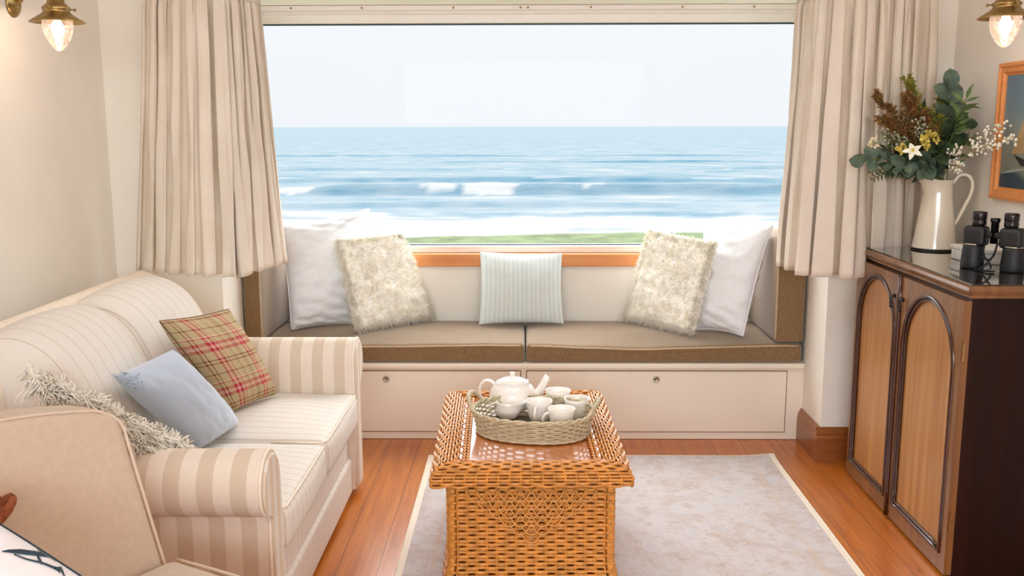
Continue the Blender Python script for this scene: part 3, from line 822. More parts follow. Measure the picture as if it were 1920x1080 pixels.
# ------------------------------------------------------------------ curtains
def curtain(name, path_top, path_bot, ztop, zbot, label, seed, nf):
    t = thing(name, ((path_bot[0][0] + path_bot[-1][0]) / 2, 4.0, zbot), label, 'curtain', 'cream curtains at the bay window')
    def along(path, s_):
        P_ = [Vector((p[0], p[1], 0)) for p in path]
        ls = [(P_[i + 1] - P_[i]).length for i in range(len(P_) - 1)]
        d_ = s_ * sum(ls)
        for i, l in enumerate(ls):
            if d_ <= l or i == len(ls) - 1:
                k = d_ / l; 
                return P_[i].lerp(P_[i + 1], k), (P_[i + 1] - P_[i]).normalized()
            d_ -= l
    nu, nv = 420, 46
    rr = random.Random(seed)
    # irregular fold phases
    knots = [0.0]
    for _ in range(nf): knots.append(knots[-1] + rr.uniform(0.55, 1.6))
    tot = knots[-1]
    ks = [k / tot for k in knots]
    amp = [rr.uniform(0.6, 1.25) for _ in range(nf + 1)]
    def phase(s_):
        for i in range(nf):
            if s_ <= ks[i + 1] or i == nf - 1:
                f_ = (s_ - ks[i]) / (ks[i + 1] - ks[i]); return i + f_, amp[i] * (1 - f_) + amp[i + 1] * f_
    def fn(u, v):
        z = zbot + (ztop - zbot) * v
        sw = u + 0.012 * (1 - v) * mnoise.noise((u * 9, v * 1.6, seed)) * (1 if 0 < u < 1 else 0)
        sw = min(1, max(0, sw))
        pt, tt = along(path_top, sw); pb, tb = along(path_bot, sw)
        k = v ** 0.9
        p = pb.lerp(pt, k); tg = tb.lerp(tt, k).normalized(); nn = Vector((tg.y, -tg.x, 0))
        ph, am = phase(sw)
        a = 2 * PI * ph
        A = 0.043 * am * (1 - 0.5 * v) * (0.8 + 0.5 * mnoise.noise((ph * 0.9, v * 2.2, seed + 2)))
        off = 1.25 * A * (1.9 * abs(math.cos(a / 2)) ** 0.65 - 1.2) + 0.3 * A * math.cos(a * 0.5 + seed)
        sh = 0.55 * A * math.sin(2 * a + 0.4)
        fine = 0.006 * math.sin(a * 2.3 + 5 * mnoise.noise((u * 14, v * 2, seed)))
        if v > 0.93:                       # gathered heading
            g2 = min(1, (v - 0.93) / 0.03)
            off = off * (1 - 0.6 * g2) + 0.006 * math.sin(a * 3.1) * g2
        q = p + nn * (off + fine) + tg * sh
        return (q.x, q.y, z + 0.004 * math.sin(a) * (1 - v))
    MB().grid(fn, nu, nv).build('cloth', MAT['curtain'], t, fix=False, solid=0.003)
    tape = []
    for i in range(121):
        q = Vector(fn(i / 120, 0.955)); tape.append((q.x, q.y - 0.004, q.z))
    MB().tube(tape, 0.004, 5).build('heading_tape', MAT['curtain'], t)
curtain('curtain', [(-1.56, 4.07), (-1.30, 3.98), (-1.20, 4.04), (-1.155, 4.30)], [(-1.665, 4.08), (-1.35, 3.92), (-1.19, 3.93), (-1.10, 4.34)], 2.075, 0.885, 'gathered cream curtain hanging at the left side of the window', 5, 13)
curtain('curtain', [(1.195, 4.30), (1.215, 4.04), (1.32, 3.98), (1.68, 4.07)], [(1.17, 4.30), (1.175, 3.97), (1.35, 3.91), (1.70, 4.09)], 2.075, 0.880, 'gathered cream curtain hanging at the right side behind the jug', 9, 13)

# ------------------------------------------------------------------ sofa
sofa = thing('sofa', (-1.16, 3.1, 0), 'cream striped two-seat sofa with rolled arms along the left wall', 'sofa')
Y0, Y1, YM = 2.535, 3.715, 3.10
base = MB()
base.rbox((-1.58, 2.45, 0.16), (-0.712, 3.76, 0.315), 0.015, n=10)
base.rbox((-1.56, 2.45, 0.02), (-0.700, 3.76, 0.168), 0.012, n=10)
base.build('base', MAT['pinstripe'], sofa)
for (a, b_) in ((Y0, YM - 0.002), (YM + 0.002, Y1)):
    def wp(q, a=a, b_=b_):
        q.z += 0.004 * mnoise.noise((q.x * 5, q.y * 5, 2)); return q
    sc_ = MB().rbox((-1.26, a, 0.305), (-0.668, b_, 0.442), 0.032, (0.012, 0.0, 0.028), n=18, rs=5, warp=wp).build('seat_cushion', MAT['pinstripe'], sofa)
    pp = []
    for i in range(21):
        y = a + 0.03 + (b_ - a - 0.06) * i / 20
        k = 1 - ((y - (a + b_) / 2) / ((b_ - a) / 2)) ** 2
        pp.append((-0.676 + 0.006 * k, y, 0.434 + 0.006 * k))
    pp = [(-0.86 - 0.2 * 0, a + 0.006, 0.438), (-0.72, a + 0.008, 0.436), (-0.686, a + 0.016, 0.434)] + pp
    MB().tube(pp, 0.0045, 6).build('piping', MAT['sofa_pipe'], sc_)
# back cushions rolled over the frame
prof_b = [(-1.235, 0.40), (-1.20, 0.46), (-1.205, 0.58), (-1.235, 0.72), (-1.285, 0.83), (-1.345, 0.895), (-1.42, 0.925), (-1.50, 0.915), (-1.56, 0.87), (-1.585, 0.82), (-1.58, 0.60), (-1.55, 0.40)]
def bez(prof, t_):
    n_ = len(prof) - 1; x = t_ * n_; i = min(int(x), n_ - 1); f_ = x - i
    p0 = prof[max(i - 1, 0)]; p1 = prof[i]; p2 = prof[i + 1]; p3 = prof[min(i + 2, n_)]
    return tuple(0.5 * (2 * p1[k] + (p2[k] - p0[k]) * f_ + (2 * p0[k] - 5 * p1[k] + 4 * p2[k] - p3[k]) * f_ ** 2 + (3 * p1[k] - p0[k] - 3 * p2[k] + p3[k]) * f_ ** 3) for k in range(2))
for (a, b_) in ((Y0 - 0.02, YM - 0.001), (YM + 0.001, Y1 - 0.005)):
    def fn(u, v, a=a, b_=b_):
        x, z = bez(prof_b, u); y = a + (b_ - a) * v
        e_ = min(v, 1 - v) * (b_ - a)
        r_ = 0.10
        k = 1.0
        if e_ < r_: k = 1 - (1 - math.sqrt(max(0, 1 - (1 - e_ / r_) ** 2))) * 0.36
        cx, cz = -1.42, 0.66
        pf = 0.018 * math.sin(PI * v)
        nx, nz = x - cx, z - cz; l = math.hypot(nx, nz) + 1e-6
        return (cx + nx * k + nx / l * pf, y, cz + nz * k + nz / l * pf)
    bc = MB().grid(fn, 44, 26)
    w_ = 45
    bc.f.append(tuple(range(w_))); bc.f.append(tuple(26 * w_ + i for i in reversed(range(w_))))
    bco = bc.build('back_cushion', MAT['back_pinstripe'], sofa)
    pe = [fn(i / 30 * 0.95, 0.93 if b_ > 3.2 else 0.93) for i in range(31)]
    MB().tube(pe, 0.0045, 6).build('piping', MAT['sofa_pipe'], bco)
def frame_prof():
    return [(-1.42, 0.06), (-1.42, 0.80), (-1.50, 0.90), (-1.57, 0.925), (-1.63, 0.90), (-1.66, 0.86), (-1.67, 0.06)]
bk = MB().prism(frame_prof(), 2.40, 3.86, lambda p, q, a: (p, a, q))
bk.build('back_frame', MAT['sofa_pipe'], sofa, smooth='auto', bevel=0.02)
# rolled arms
def arm(inner, sgn):
    prof = [(0.0, 0.03)]
    prof += [(0.0, 0.30), (0.002, 0.50)]
    cy, cz, rr = 0.094, 0.556, 0.090
    for i in range(15):
        a = PI - (PI + 1.25) * i / 14
        prof.append((cy + rr * math.cos(a), cz + rr * math.sin(a)))
    prof += [(0.106, 0.462), (0.100, 0.440), (0.104, 0.2), (0.110, 0.03)]
    fn = lambda p, q, a: (a, inner + sgn * p, q)
    m_ = MB()
    n_ = len(prof)
    xs = [-1.56, -1.2, -0.9, -0.72, -0.690, -0.682]
    ins = [1, 1, 1, 1, 1, 0.94]
    V = []
    for x, k in zip(xs, ins):
        for (p, q) in prof:
            V.append(fn(0.085 + (p - 0.085) * k, 0.34 + (q - 0.34) * (0.98 if k < 1 else 1), x))
    Fc = [(r_ * n_ + i, r_ * n_ + (i + 1) % n_, (r_ + 1) * n_ + (i + 1) % n_, (r_ + 1) * n_ + i) for r_ in range(len(xs) - 1) for i in range(n_)]
    Fc += [tuple(range(n_)), tuple((len(xs) - 1) * n_ + i for i in reversed(range(n_)))]
    m_.add(V, Fc)
    ao = m_.build('arm', MAT['widestripe'], sofa, smooth='auto')
    fp = MB()
    pr2 = [(0.085 + (p - 0.085) * 0.90, 0.34 + (q - 0.34) * 0.965) for p, q in prof]
    fp.prism(pr2, -0.684, -0.674, fn)
    fp.build('arm_front', MAT['sofa_plain'], ao, smooth='auto', bevel=0.004)
    MB().tube([fn(0.085 + (p - 0.085) * 0.98, 0.34 + (q - 0.34) * 0.995, -0.686) for p, q in prof], 0.005, 6).build('piping', MAT['sofa_pipe'], ao)
arm(Y0 - 0.005, -1)
arm(Y1 + 0.005, 1)
for (x, y) in ((-0.78, 2.45), (-0.78, 3.80), (-1.55, 2.45), (-1.55, 3.80)):
    MB().lathe([(0.018, 0.0), (0.02, 0.01), (0.022, 0.032)], 14, (x, y, 0)).build('foot', MAT['bead'], sofa)

# sofa cushions
cs = [at_x(299, 602, -1.20), at_x(428, 580, -1.10), at_z(517, 738, 0.474), at_z(430, 774, 0.474)]
t = thing('tartan_cushion', base_of(cs), 'olive and red tartan cushion at the far end of the sofa', 'cushion')
P, nrm = pillow_surface(cs, 0.072, 0.04, 0.006, 6, 4.2, power=0.45)
pillow(MB(), P, 30).build('cover', MAT['plaid'], t, weld=0.0005)
MB().tube(rim_path(P), 0.003, 6, closed=True).build('seam', plain('brown_seam', lin(120, 92, 66), 0.9), t)
cs = [at_x(214, 706, -1.19), at_x(324, 656, -1.10), at_z(446, 793, 0.470), at_z(372, 842, 0.470)]
t = thing('velvet_cushion', base_of(cs), 'pale blue velvet cushion in the middle of the sofa', 'cushion')
P, nrm = pillow_surface(cs, 0.080, 0.03, 0.007, 6, 6.1, power=0.42)
pillow(MB(), P, 34).build('cover', MAT['blue_velvet'], t, weld=0.0005)
rng = np.random.default_rng(5)
pts, nr = [], []
for i in range(60):
    v_ = 1 - 0.16 * rng.random(); p = P(-0.97 + 0.25 * rng.random() ** 3, v_ * 2 - 1, 1); pts.append(p); nr.append((-0.6, -0.3, 0.5))
strands('gathered_edge', pts, nr, 0.02, 0.003, MAT['blue_velvet'], t, 0.2, 0.4, 0, 3, 0.002, 2)
# shaggy cushion: the pile faces the far side, plain back towards the room end
A_ = at_x(58, 702, -1.24); B_ = at_y(352, 846, 2.60)
dn = Vector((0.055, 0.05, -0.36))
cs = [A_, B_, B_ + Vector((0.02, 0.02, -0.09)), A_ + dn]
cs = [A_, B_, Vector((B_.x - 0.05, B_.y - 0.03, 0.475)), Vector((A_.x + 0.10, A_.y + 0.12, 0.50))]
t = thing('shaggy_cushion', base_of(cs), 'cream cushion with long shaggy pile nearest the camera on the sofa', 'cushion')
P, nrm = pillow_surface(cs, 0.055, 0.03, 0.003, 5, 8.3)
pillow(MB(), P, 26).build('cover', MAT['oat_linen'], t, weld=0.0005)
rng = np.random.default_rng(9)
pts, nr = [], []
for i in range(4200):
    u_, v_ = rng.random() * 2 - 1, rng.random() * 2 - 1
    if i % 2 == 0: v_ = 0.80 + 0.2 * rng.random()
    p = P(u_, v_, -1); pts.append(p); nn = -nrm + Vector((0.2, 0, 0.35 + 0.5 * max(0, v_))); nr.append(nn.normalized())
for i in range(2000):
    u_ = rng.random() * 2 - 1; v_ = 0.58 + 0.42 * rng.random() ** 0.7; pts.append(P(u_, v_, 1)); nr.append((nrm * 0.7 + Vector((0.1, 0, 0.5 * v_))).normalized())
strands('pile', pts, nr, 0.074, 0.0036, MAT['shag'], t, droop=0.5, jitter=0.35, clump=9, segs=4, curl=0.004, seed=4)

# ------------------------------------------------------------------ armchair
KC = 0.95
D = Vector((0.86, -0.50, 0)).normalized(); W = Vector((-0.50, -0.86, 0)).normalized()   # facing direction, along the backrest
C0 = Vector((-0.835, 2.105, 0))      # far front foot of the backrest at seat level
ch = thing('armchair', C0 + W * 0.35 + D * 0.2, 'oatmeal wool armchair without arms in the near left corner', 'armchair')
def ac(a, w, z):                     # a along facing, w along the back, z up
    return C0 + D * a + W * w + Vector((0, 0, z))
def back_fn(q):
    # q.x thickness(-0.11..0), q.y width 0..0.7, q.z 0..1 height param
    zt = 0.835 + 0.05 * math.sin(min(1, max(0, q.y / 0.7)) * PI)
    z = 0.40 + (zt - 0.40) * q.z
    flare = 0.02 * (q.z) ** 2
    w = (q.y - 0.35) * (1 + flare) + 0.35 
    edge = min(q.y, 0.7 - q.y)
    if q.z > 0.88 and edge < 0.06:
        z -= (0.06 - edge) ** 2 * 8 * (q.z - 0.88) / 0.12
    lean = -0.155 * (z - 0.45)/0.4
    return ac(q.x + lean, w, z)
def bw(q): return back_fn(q)
MB().rbox((-0.11, 0.0, 0.0), (0.0, 0.70, 1.0), 0.03, (0.0, 0, 0), n=16, rs=5, warp=bw).build('backrest', MAT['armchair'], ch)
pp = [back_fn(Vector((-0.004, 0.004, 0.05 + 0.87 * i / 20))) for i in range(21)] + [back_fn(Vector((-0.004, 0.012 + 0.02 * i, 0.975 + 0.008 * min(i, 2)))) for i in range(3)] + [back_fn(Vector((-0.006, 0.07 + 0.56 * i / 20, 0.995))) for i in range(21)]
MB().tube(pp, 0.004, 6).build('piping', MAT['armchair_pipe'], ch)
def sw_(q): return ac(q.x, q.y, q.z)
MB().rbox((0.0, -0.01, 0.36), (0.56, 0.70, 0.500), 0.035, (0.01, 0.012, 0.03), n=14, rs=5, warp=sw_).build('seat_cushion', MAT['armchair'], ch)
pp = [ac(0.01 + 0.50 * i / 16, -0.012 - 0.006 * math.sin(i / 16 * PI), 0.490 + 0.004 * math.sin(i / 16 * PI)) for i in range(17)]
MB().tube(pp, 0.004, 6).build('piping', MAT['armchair_pipe'], ch)
MB().rbox((-0.08, 0.0, 0.10), (0.54, 0.69, 0.36), 0.02, n=6, rs=3, warp=sw_).build('base', MAT['armchair'], ch)
for (a, w) in ((0.48, 0.05), (0.48, 0.64), (-0.04, 0.05), (-0.04, 0.64)):
    q = ac(a, w, 0)
    MB().lathe([(0.014, 0.0), (0.022, 0.105)], 12, (q.x, q.y, 0)).build('leg', MAT['bead'], ch)
# white cushion with a navy letter, lying on the armchair
TLc = at_y(-150, 898, 1.70); TRc = at_y(196, 1112, 1.46)
cs = [TLc, TRc, TRc + Vector((0.03, -0.24, -0.13)), TLc + Vector((0.03, -0.24, -0.24))]
t = thing('lettered_cushion', base_of(cs), 'white cushion with navy letter and navy piping on the armchair', 'cushion')
P, nrm = pillow_surface(cs, 0.05, -0.035, 0.0, 5, 1.0)
pillow(MB(), P, 26).build('cover', MAT['white_cotton'], t, weld=0.0005)
MB().tube(rim_path(P), 0.0035, 6, closed=True).build('piping', MAT['navy'], t)
samp = []
for j in range(81):
    for i in range(81):
        uv_ = (-1 + i / 40, -1 + j / 40); samp.append((project(P(uv_[0], uv_[1], 1)), uv_))
SP = np.array([s_[0] for s_ in samp])
def on_cushion(u_, v_):
    uu, vv = samp[int(((SP - np.array([u_, v_])) ** 2).sum(1).argmin())][1]
    for _ in range(6):                      # Newton steps on the cushion's own surface coordinates
        x0, y0 = project(P(uu, vv, 1)); h_ = 0.004
        xu, yu = project(P(uu + h_, vv, 1)); xv, yv = project(P(uu, vv + h_, 1))
        a_, b_, c_, d_ = (xu - x0) / h_, (xv - x0) / h_, (yu - y0) / h_, (yv - y0) / h_
        det = a_ * d_ - b_ * c_
        if abs(det) < 1e-9: break
        du = (d_ * (u_ - x0) - b_ * (v_ - y0)) / det; dv = (a_ * (v_ - y0) - c_ * (u_ - x0)) / det
        uu = max(-0.995, min(0.99, uu + max(-.05, min(.05, du)))); vv = max(-0.995, min(0.99, vv + max(-.05, min(.05, dv))))
    return P(uu, vv, 1) + nrm * 0.0015
def stroke(mb, pts_):
    L_, R_ = [], []
    for (x, y, w) in pts_:
        L_.append((x, y - w / 2)); R_.append((x, y + w / 2))
    V = [on_cushion(*p) for p in L_] + [on_cushion(*p) for p in R_]
    k = len(pts_)
    mb.add(V, [(i, i + 1, k + i + 1, k + i) for i in range(k - 1)])
def lerp_pts(a, k=6):
    out = []
    for p, q in zip(a, a[1:]):
        out += [tuple(p[i] + (q[i] - p[i]) * j / k for i in range(3)) for j in range(k)]
    return out + [a[-1]]
lt = MB()
stroke(lt, lerp_pts([(5, 1034.5, 1), (18, 1034, 5), (40, 1035, 8.5), (65, 1038, 8), (84, 1040.5, 7), (92, 1041, 9), (95, 1040, 14)]))
stroke(lt, lerp_pts([(96, 1040, 10), (100, 1045, 5), (108, 1053, 2)]))
stroke(lt, lerp_pts([(27, 1040, 2), (50, 1049, 2.4), (80, 1056, 3), (100, 1064, 4), (110, 1068, 7), (114, 1069, 12)]))
stroke(lt, lerp_pts([(115, 1066, 8), (119, 1074, 8), (123, 1083, 4)]))
stroke(lt, lerp_pts([(70, 1041, 4), (74, 1048, 9), (79, 1056, 8)]))
lt.build('letter', MAT['navy'], t, fix=False, solid=0.001)
# knitted throw bunched on the armchair
t = thing('knitted_throw', at_y(0, 962, 1.80), 'rust and brown knitted throw bunched behind the lettered cushion', 'throw')
kb = MB()
for i in range(7):
    p0 = at_y(24 - 7 * i, 926 + 3 * abs(i - 1), 1.80 + 0.012 * i)
    path = [p0 + Vector((0.006 * math.sin(k * 0.9 + i) - 0.004 * k, -0.010 * k + 0.004 * math.sin(k + i), -0.0105 * k + (0.0 if k else -0.004))) for k in range(9)]
    kb.tube(path, [0.008 + 0.004 * math.sin(k / 8 * PI) for k in range(9)], 8)
kb.build('knit_folds', MAT['knit'], t)

# ------------------------------------------------------------------ rug
rug = thing('rug', (0.355, 3.0, 0.0), 'large faded cream patterned rug under the wicker table', 'rug')
def rugf(q):
    # far right corner lifts slightly
    d_ = math.hypot(q.x - 1.14, q.y - 4.21)
    q.z += 0.012 * math.exp(-(d_ / 0.07) ** 2); return q
MB().rbox((-0.432, 1.75, 0.001), (1.142, 4.19, 0.010), 0.004, n=60, rs=2, warp=rugf).build('pile', MAT['rug'], rug)
bd = []
for (a, b_) in (((-0.432, 1.75), (1.142, 1.75)), ((1.142, 1.75), (1.142, 4.19)), ((1.142, 4.19), (-0.432, 4.19)), ((-0.432, 4.19), (-0.432, 1.75))):
    for i in range(30):
        q = rugf(Vector((a[0] + (b_[0] - a[0]) * i / 30, a[1] + (b_[1] - a[1]) * i / 30, 0.006))); bd.append(q)
MB().tube(bd, 0.0055, 6, closed=True).build('binding', MAT['rug_edge'], rug)

# ------------------------------------------------------------------ wicker table
TA = math.radians(1.5); TCX, TCY = 0.014, 3.235
tab = thing('wicker_table', (TCX, TCY, 0.011), 'honey rattan coffee table with woven border and wood top on the rug', 'coffee table')
def tp(x, y, z):
    X, Y = rot2(x, y, TA, TCX, TCY); return Vector((X, Y, z))
def weave(mb, surf, nu, nv, r, amp, per=4, n=5, flat=0.75, stake=None, closed=False, phase=0):
    """weavers along u over stakes along v; surf(u, v) -> point, normal"""
    for j in range(nv):
        v = (j + 0.5) / nv; path = []
        tot = nu * per
        for i in range(tot + (0 if closed else 1)):
            u = i / tot
            p, nn = surf(u, v)
            path.append(p + nn * (amp * math.sin(PI * (u * nu) + PI * ((j + phase) % 2))))
        mb.tube(path, r, n, closed=closed, cap=not closed, flat=flat)
    if stake:
        for i in range(nu if closed else nu + 1):
            u = i / nu
            if not closed: u = min(max(u, 0.002), 0.998)
            mb.tube([surf(u, k / 12)[0] for k in range(13)], stake, 5)
HW, HL = 0.312, 0.445      # outer half sizes of the top
BW, BLh = 0.262, 0.385     # body half sizes
ZT, ZR = 0.448, 0.420      # table panel height; centre of the rolled border
# body panels
def side_surf(ax_, sgn, half_u, half_d, z0, z1):
    def f_(u, v):
        a = (u * 2 - 1) * half_u; z = z0 + (z1 - z0) * v
        fl_ = 0.0
        if z < 0.14: fl_ = 0.028 * ((0.14 - z) / 0.13) ** 1.4
        if ax_ == 'y': return tp(a * (1 + fl_ * 2), sgn * (half_d + fl_), z), Vector(tp(0, sgn, 0) - tp(0, 0, 0)).normalized()
        return tp(sgn * (half_d + fl_), a * (1 + fl_ * 2), z), Vector(tp(sgn, 0, 0) - tp(0, 0, 0)).normalized()
    return f_
bd_ = MB()
for (ax_, sgn, hu, hd, nu_) in (('y', -1, BW - 0.028, BLh, 15), ('y', 1, BW - 0.028, BLh, 15), ('x', -1, BLh - 0.028, BW, 22), ('x', 1, BLh - 0.028, BW, 22)):
    weave(bd_, side_surf(ax_, sgn, hu, hd, 0.016, 0.405), nu_, 30, 0.0066, 0.0042, 4, 6, 0.8, 0.0036)
bd_.build('woven_body', MAT['rattan'], tab)
for sx_ in (-1, 1):
    for sy_ in (-1, 1):
        cn = MB(); path = []
        for k in range(14):
            z = 0.012 + 0.39 * k / 13
            fl_ = 0.028 * max(0, (0.14 - z) / 0.13) ** 1.4
            path.append(tp(sx_ * (BW - 0.012 + fl_), sy_ * (BLh - 0.012 + fl_), z))
        cn.tube(path, 0.0135, 10)
        # horizontal wraps that tie the post to the panels, leaving small gaps
        for k in range(30):
            z = 0.022 + 0.0129 * k
            if k % 2 == 0:
                fl_ = 0.028 * max(0, (0.14 - z) / 0.13) ** 1.4
                cn.tube([tp(sx_ * (BW - 0.034 + fl_), sy_ * (BLh - 0.001 + fl_), z), tp(sx_ * (BW - 0.006 + fl_), sy_ * (BLh + 0.002 + fl_), z)], 0.0045, 5)
                cn.tube([tp(sx_ * (BW - 0.001 + fl_), sy_ * (BLh - 0.034 + fl_), z), tp(sx_ * (BW + 0.002 + fl_), sy_ * (BLh - 0.006 + fl_), z)], 0.0045, 5)
        cn.build('corner_post', MAT['rattan'], tab)
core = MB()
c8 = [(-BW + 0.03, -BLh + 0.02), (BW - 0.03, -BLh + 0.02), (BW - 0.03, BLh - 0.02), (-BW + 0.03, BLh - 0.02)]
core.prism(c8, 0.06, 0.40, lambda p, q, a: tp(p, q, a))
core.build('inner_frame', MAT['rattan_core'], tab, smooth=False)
# fish-scale cane decoration on the near face
sd = MB()
pitch = 0.0345
for r_ in range(6):
    cnt = 11 - 2 * r_
    z1 = 0.376 - r_ * 0.0275
    for k in range(cnt):
        cx = (k - (cnt - 1) / 2) * pitch
        path = []
        for i in range(21):
            s_ = i / 20 * 2 - 1
            path.append(tp(cx + pitch * 0.97 * s_, -BLh - 0.0115 - 0.0022 * (1 - abs(s_)) - 0.0012 * (k % 2), z1 - 0.036 * (1 - abs(s_) ** 2.2)))
        sd.tube(path, 0.0030, 6)
MAT['cane'] = plain('pale_split_cane', lin(212, 148, 74), 0.35, var=0.12, nscale=50, coat=0.2)
sd.build('scallop_decoration', MAT['cane'], tab)
# rolled border: near / far ends and both long sides
RB = 0.038
def roll_surf(ax_, sgn):
    ctr_u = HW if ax_ == 'y' else HL
    def f_(u, v):
        a = -0.40 + v * (PI + 0.60)           # from under the outside edge, over the top, to the inside
        co_, si_ = math.cos(a), math.sin(a)
        wid = 0.046
        off = wid * co_; z = ZR + 0.046 * si_
        mid = (HL if ax_ == 'y' else HW) - wid
        half = ctr_u - wid * 0.0 - (wid - off) * 1.0
        p_u = (u * 2 - 1) * half
        nn = Vector((co_, 0, si_))
        if ax_ == 'y':
            P_ = tp(p_u, sgn * (mid + off), z); nv_ = tp(0, sgn * co_, 0) - tp(0, 0, 0)
        else:
            P_ = tp(sgn * (mid + off), p_u, z); nv_ = tp(sgn * co_, 0, 0) - tp(0, 0, 0)
        nv_.z = si_
        return P_, nv_.normalized()
    return f_
for (ax_, sgn, nu_) in (('y', -1, 18), ('y', 1, 16), ('x', -1, 23), ('x', 1, 23)):
    rb = MB(); sf = roll_surf(ax_, sgn)
    weave(rb, sf, nu_, 17, 0.0046, 0.0042, 4, 6, 0.85, 0.0030)
    bo = rb.build('woven_border', MAT['rattan'], tab)
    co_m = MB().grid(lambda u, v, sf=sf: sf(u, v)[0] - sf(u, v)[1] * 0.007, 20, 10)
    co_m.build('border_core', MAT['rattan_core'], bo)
# twisted cane inside the long sides
for sgn in (-1, 1):
    tw = MB()
    for ph in (0, PI):
        for q in (0, 1):
            path = [tp(sgn * (HW - 0.098 - 0.012 * q) + 0.004 * math.cos(i * 0.75 + ph), -HL + 0.088 + (2 * HL - 0.176) * i / 110, ZT + 0.006 + 0.004 * math.sin(i * 0.75 + ph)) for i in range(111)]
            tw.tube(path, 0.0036, 5)
    tw.build('twisted_cane', MAT['rattan'], tab)
MB().prism([(-HW + 0.07, -HL + 0.07), (HW - 0.07, -HL + 0.07), (HW - 0.07, HL - 0.07), (-HW + 0.07, HL - 0.07)], ZT - 0.02, ZT, lambda p, q, a: tp(p, q, a)).build('wood_top', MAT['veneer'], tab, smooth=False)

# ------------------------------------------------------------------ tray
KX, KY, KA = 0.034, 3.205, math.radians(-11)
tray = thing('wicker_tray', (KX, KY, ZT), 'oval grey wicker tray of white tea things on the rattan table', 'tray')
def oval(a, k, z):
    sx_, sy_ = 0.194 * k, 0.148 * k
    e_ = 2.3
    ca, sa = math.cos(a), math.sin(a)
    x = sx_ * math.copysign(abs(ca) ** (2 / e_), ca); y = sy_ * math.copysign(abs(sa) ** (2 / e_), sa)
    X, Y = rot2(x, y, KA, KX, KY); return Vector((X, Y, z))
ZK = ZT + 0.002
def tray_surf(u, v):
    a = 2 * PI * u; p = oval(a, 1.0 + 0.075 * v, ZK + 0.010 + 0.062 * v)
    nn = (oval(a, 1.1, 0) - oval(a, 1.0, 0)).normalized()
    return p, nn
tw_ = MB()
weave(tw_, tray_surf, 44, 8, 0.0036, 0.0036, 4, 6, 0.85, 0.0026, closed=True)
tw_.build('woven_side', MAT['wicker'], tray)
rm = MB()
for k, (dz, dk, rr) in enumerate(((0.0, 1.0, 0.0055),)):
    rm.tube([oval(2 * PI * i / 90, 1.012, ZK + 0.006 + 0.001 * math.sin(i * 2.1)) for i in range(90)], rr, 7, closed=True)
for ph in (0, PI):
    rm.tube([oval(2 * PI * i / 200, 1.085 + 0.010 * math.cos(i * 0.5 + ph), ZK + 0.077 + 0.004 * math.sin(i * 0.5 + ph)) for i in range(200)], 0.0052, 6, closed=True)
rm.build('rim', MAT['wicker'], tray)
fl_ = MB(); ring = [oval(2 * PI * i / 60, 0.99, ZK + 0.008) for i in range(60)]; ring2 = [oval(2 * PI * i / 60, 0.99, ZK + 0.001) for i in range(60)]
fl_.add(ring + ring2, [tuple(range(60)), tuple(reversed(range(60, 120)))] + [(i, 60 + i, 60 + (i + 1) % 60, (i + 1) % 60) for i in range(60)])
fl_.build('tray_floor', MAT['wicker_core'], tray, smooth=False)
for ang in (PI, 0.0):
    hb = MB(); path = []
    for i in range(21):
        s_ = i / 20 * 2 - 1
        a = ang + s_ * 0.42
        lift = (1 - abs(s_) ** 2.4)
        path.append(oval(a, 1.085 + 0.09 * lift, ZK + 0.072 + 0.050 * lift))
    hb.tube(path, 0.0062, 8)
    for i in range(4, 17):
        for e_ in (0, 0.5):
            k = i + e_; j = int(k); p = path[j].lerp(path[min(j + 1, 20)], k - j); d_ = (path[min(j + 1, 20)] - path[j]).normalized()
            hb.tube([p - d_ * 0.0028, p + d_ * 0.0028], 0.0080, 10)
    hb.build('handle', MAT['wicker'], tray)

# ------------------------------------------------------------------ tea things
ZF = ZK + 0.0085
def teacup(px_, py_, zz, ang, label, name='teacup'):
    c = at_z(px_, py_, ZF + zz); c.z = ZF
    t = thing(name, c, label, 'cup', 'white cups on the wicker tray')
    prof = [(0.0, 0.002), (0.021, 0.0), (0.023, 0.003), (0.030, 0.012), (0.0355, 0.030), (0.0385, 0.052), (0.0405, 0.066), (0.0395, 0.0675), (0.0375, 0.065), (0.0350, 0.050), (0.031, 0.028), (0.022, 0.012), (0.0, 0.009)]
    prof = [(r_ * 1.17, z_ * 1.2) for r_, z_ in prof]
    MB().lathe(prof, 36, c, cap=False).build('cup_body', MAT['china'], t)
    path = []
    for i in range(17):
        a = -1.45 + 2.9 * i / 16
        d_ = 0.039 + 0.028 * math.cos(a); z = 0.044 + 0.024 * math.sin(a)
        path.append(c + Vector((math.cos(ang) * d_, math.sin(ang) * d_, z)))
    MB().tube(path, 0.0040, 8, flat=1.3).build('handle', MAT['china'], t)
    return t
teacup(1046, 731, 0.081, -0.6, 'white cup at the back of the tray, right of the teapot spout')
teacup(1011, 750, 0.081, 4.45, 'white cup in the middle of the tray with its handle turned to the front')
teacup(1082, 746, 0.081, 0.9, 'white cup at the right side of the tray with no handle in view')
teacup(1053, 765, 0.081, 3.35, 'white cup at the front of the tray with its handle to the left')
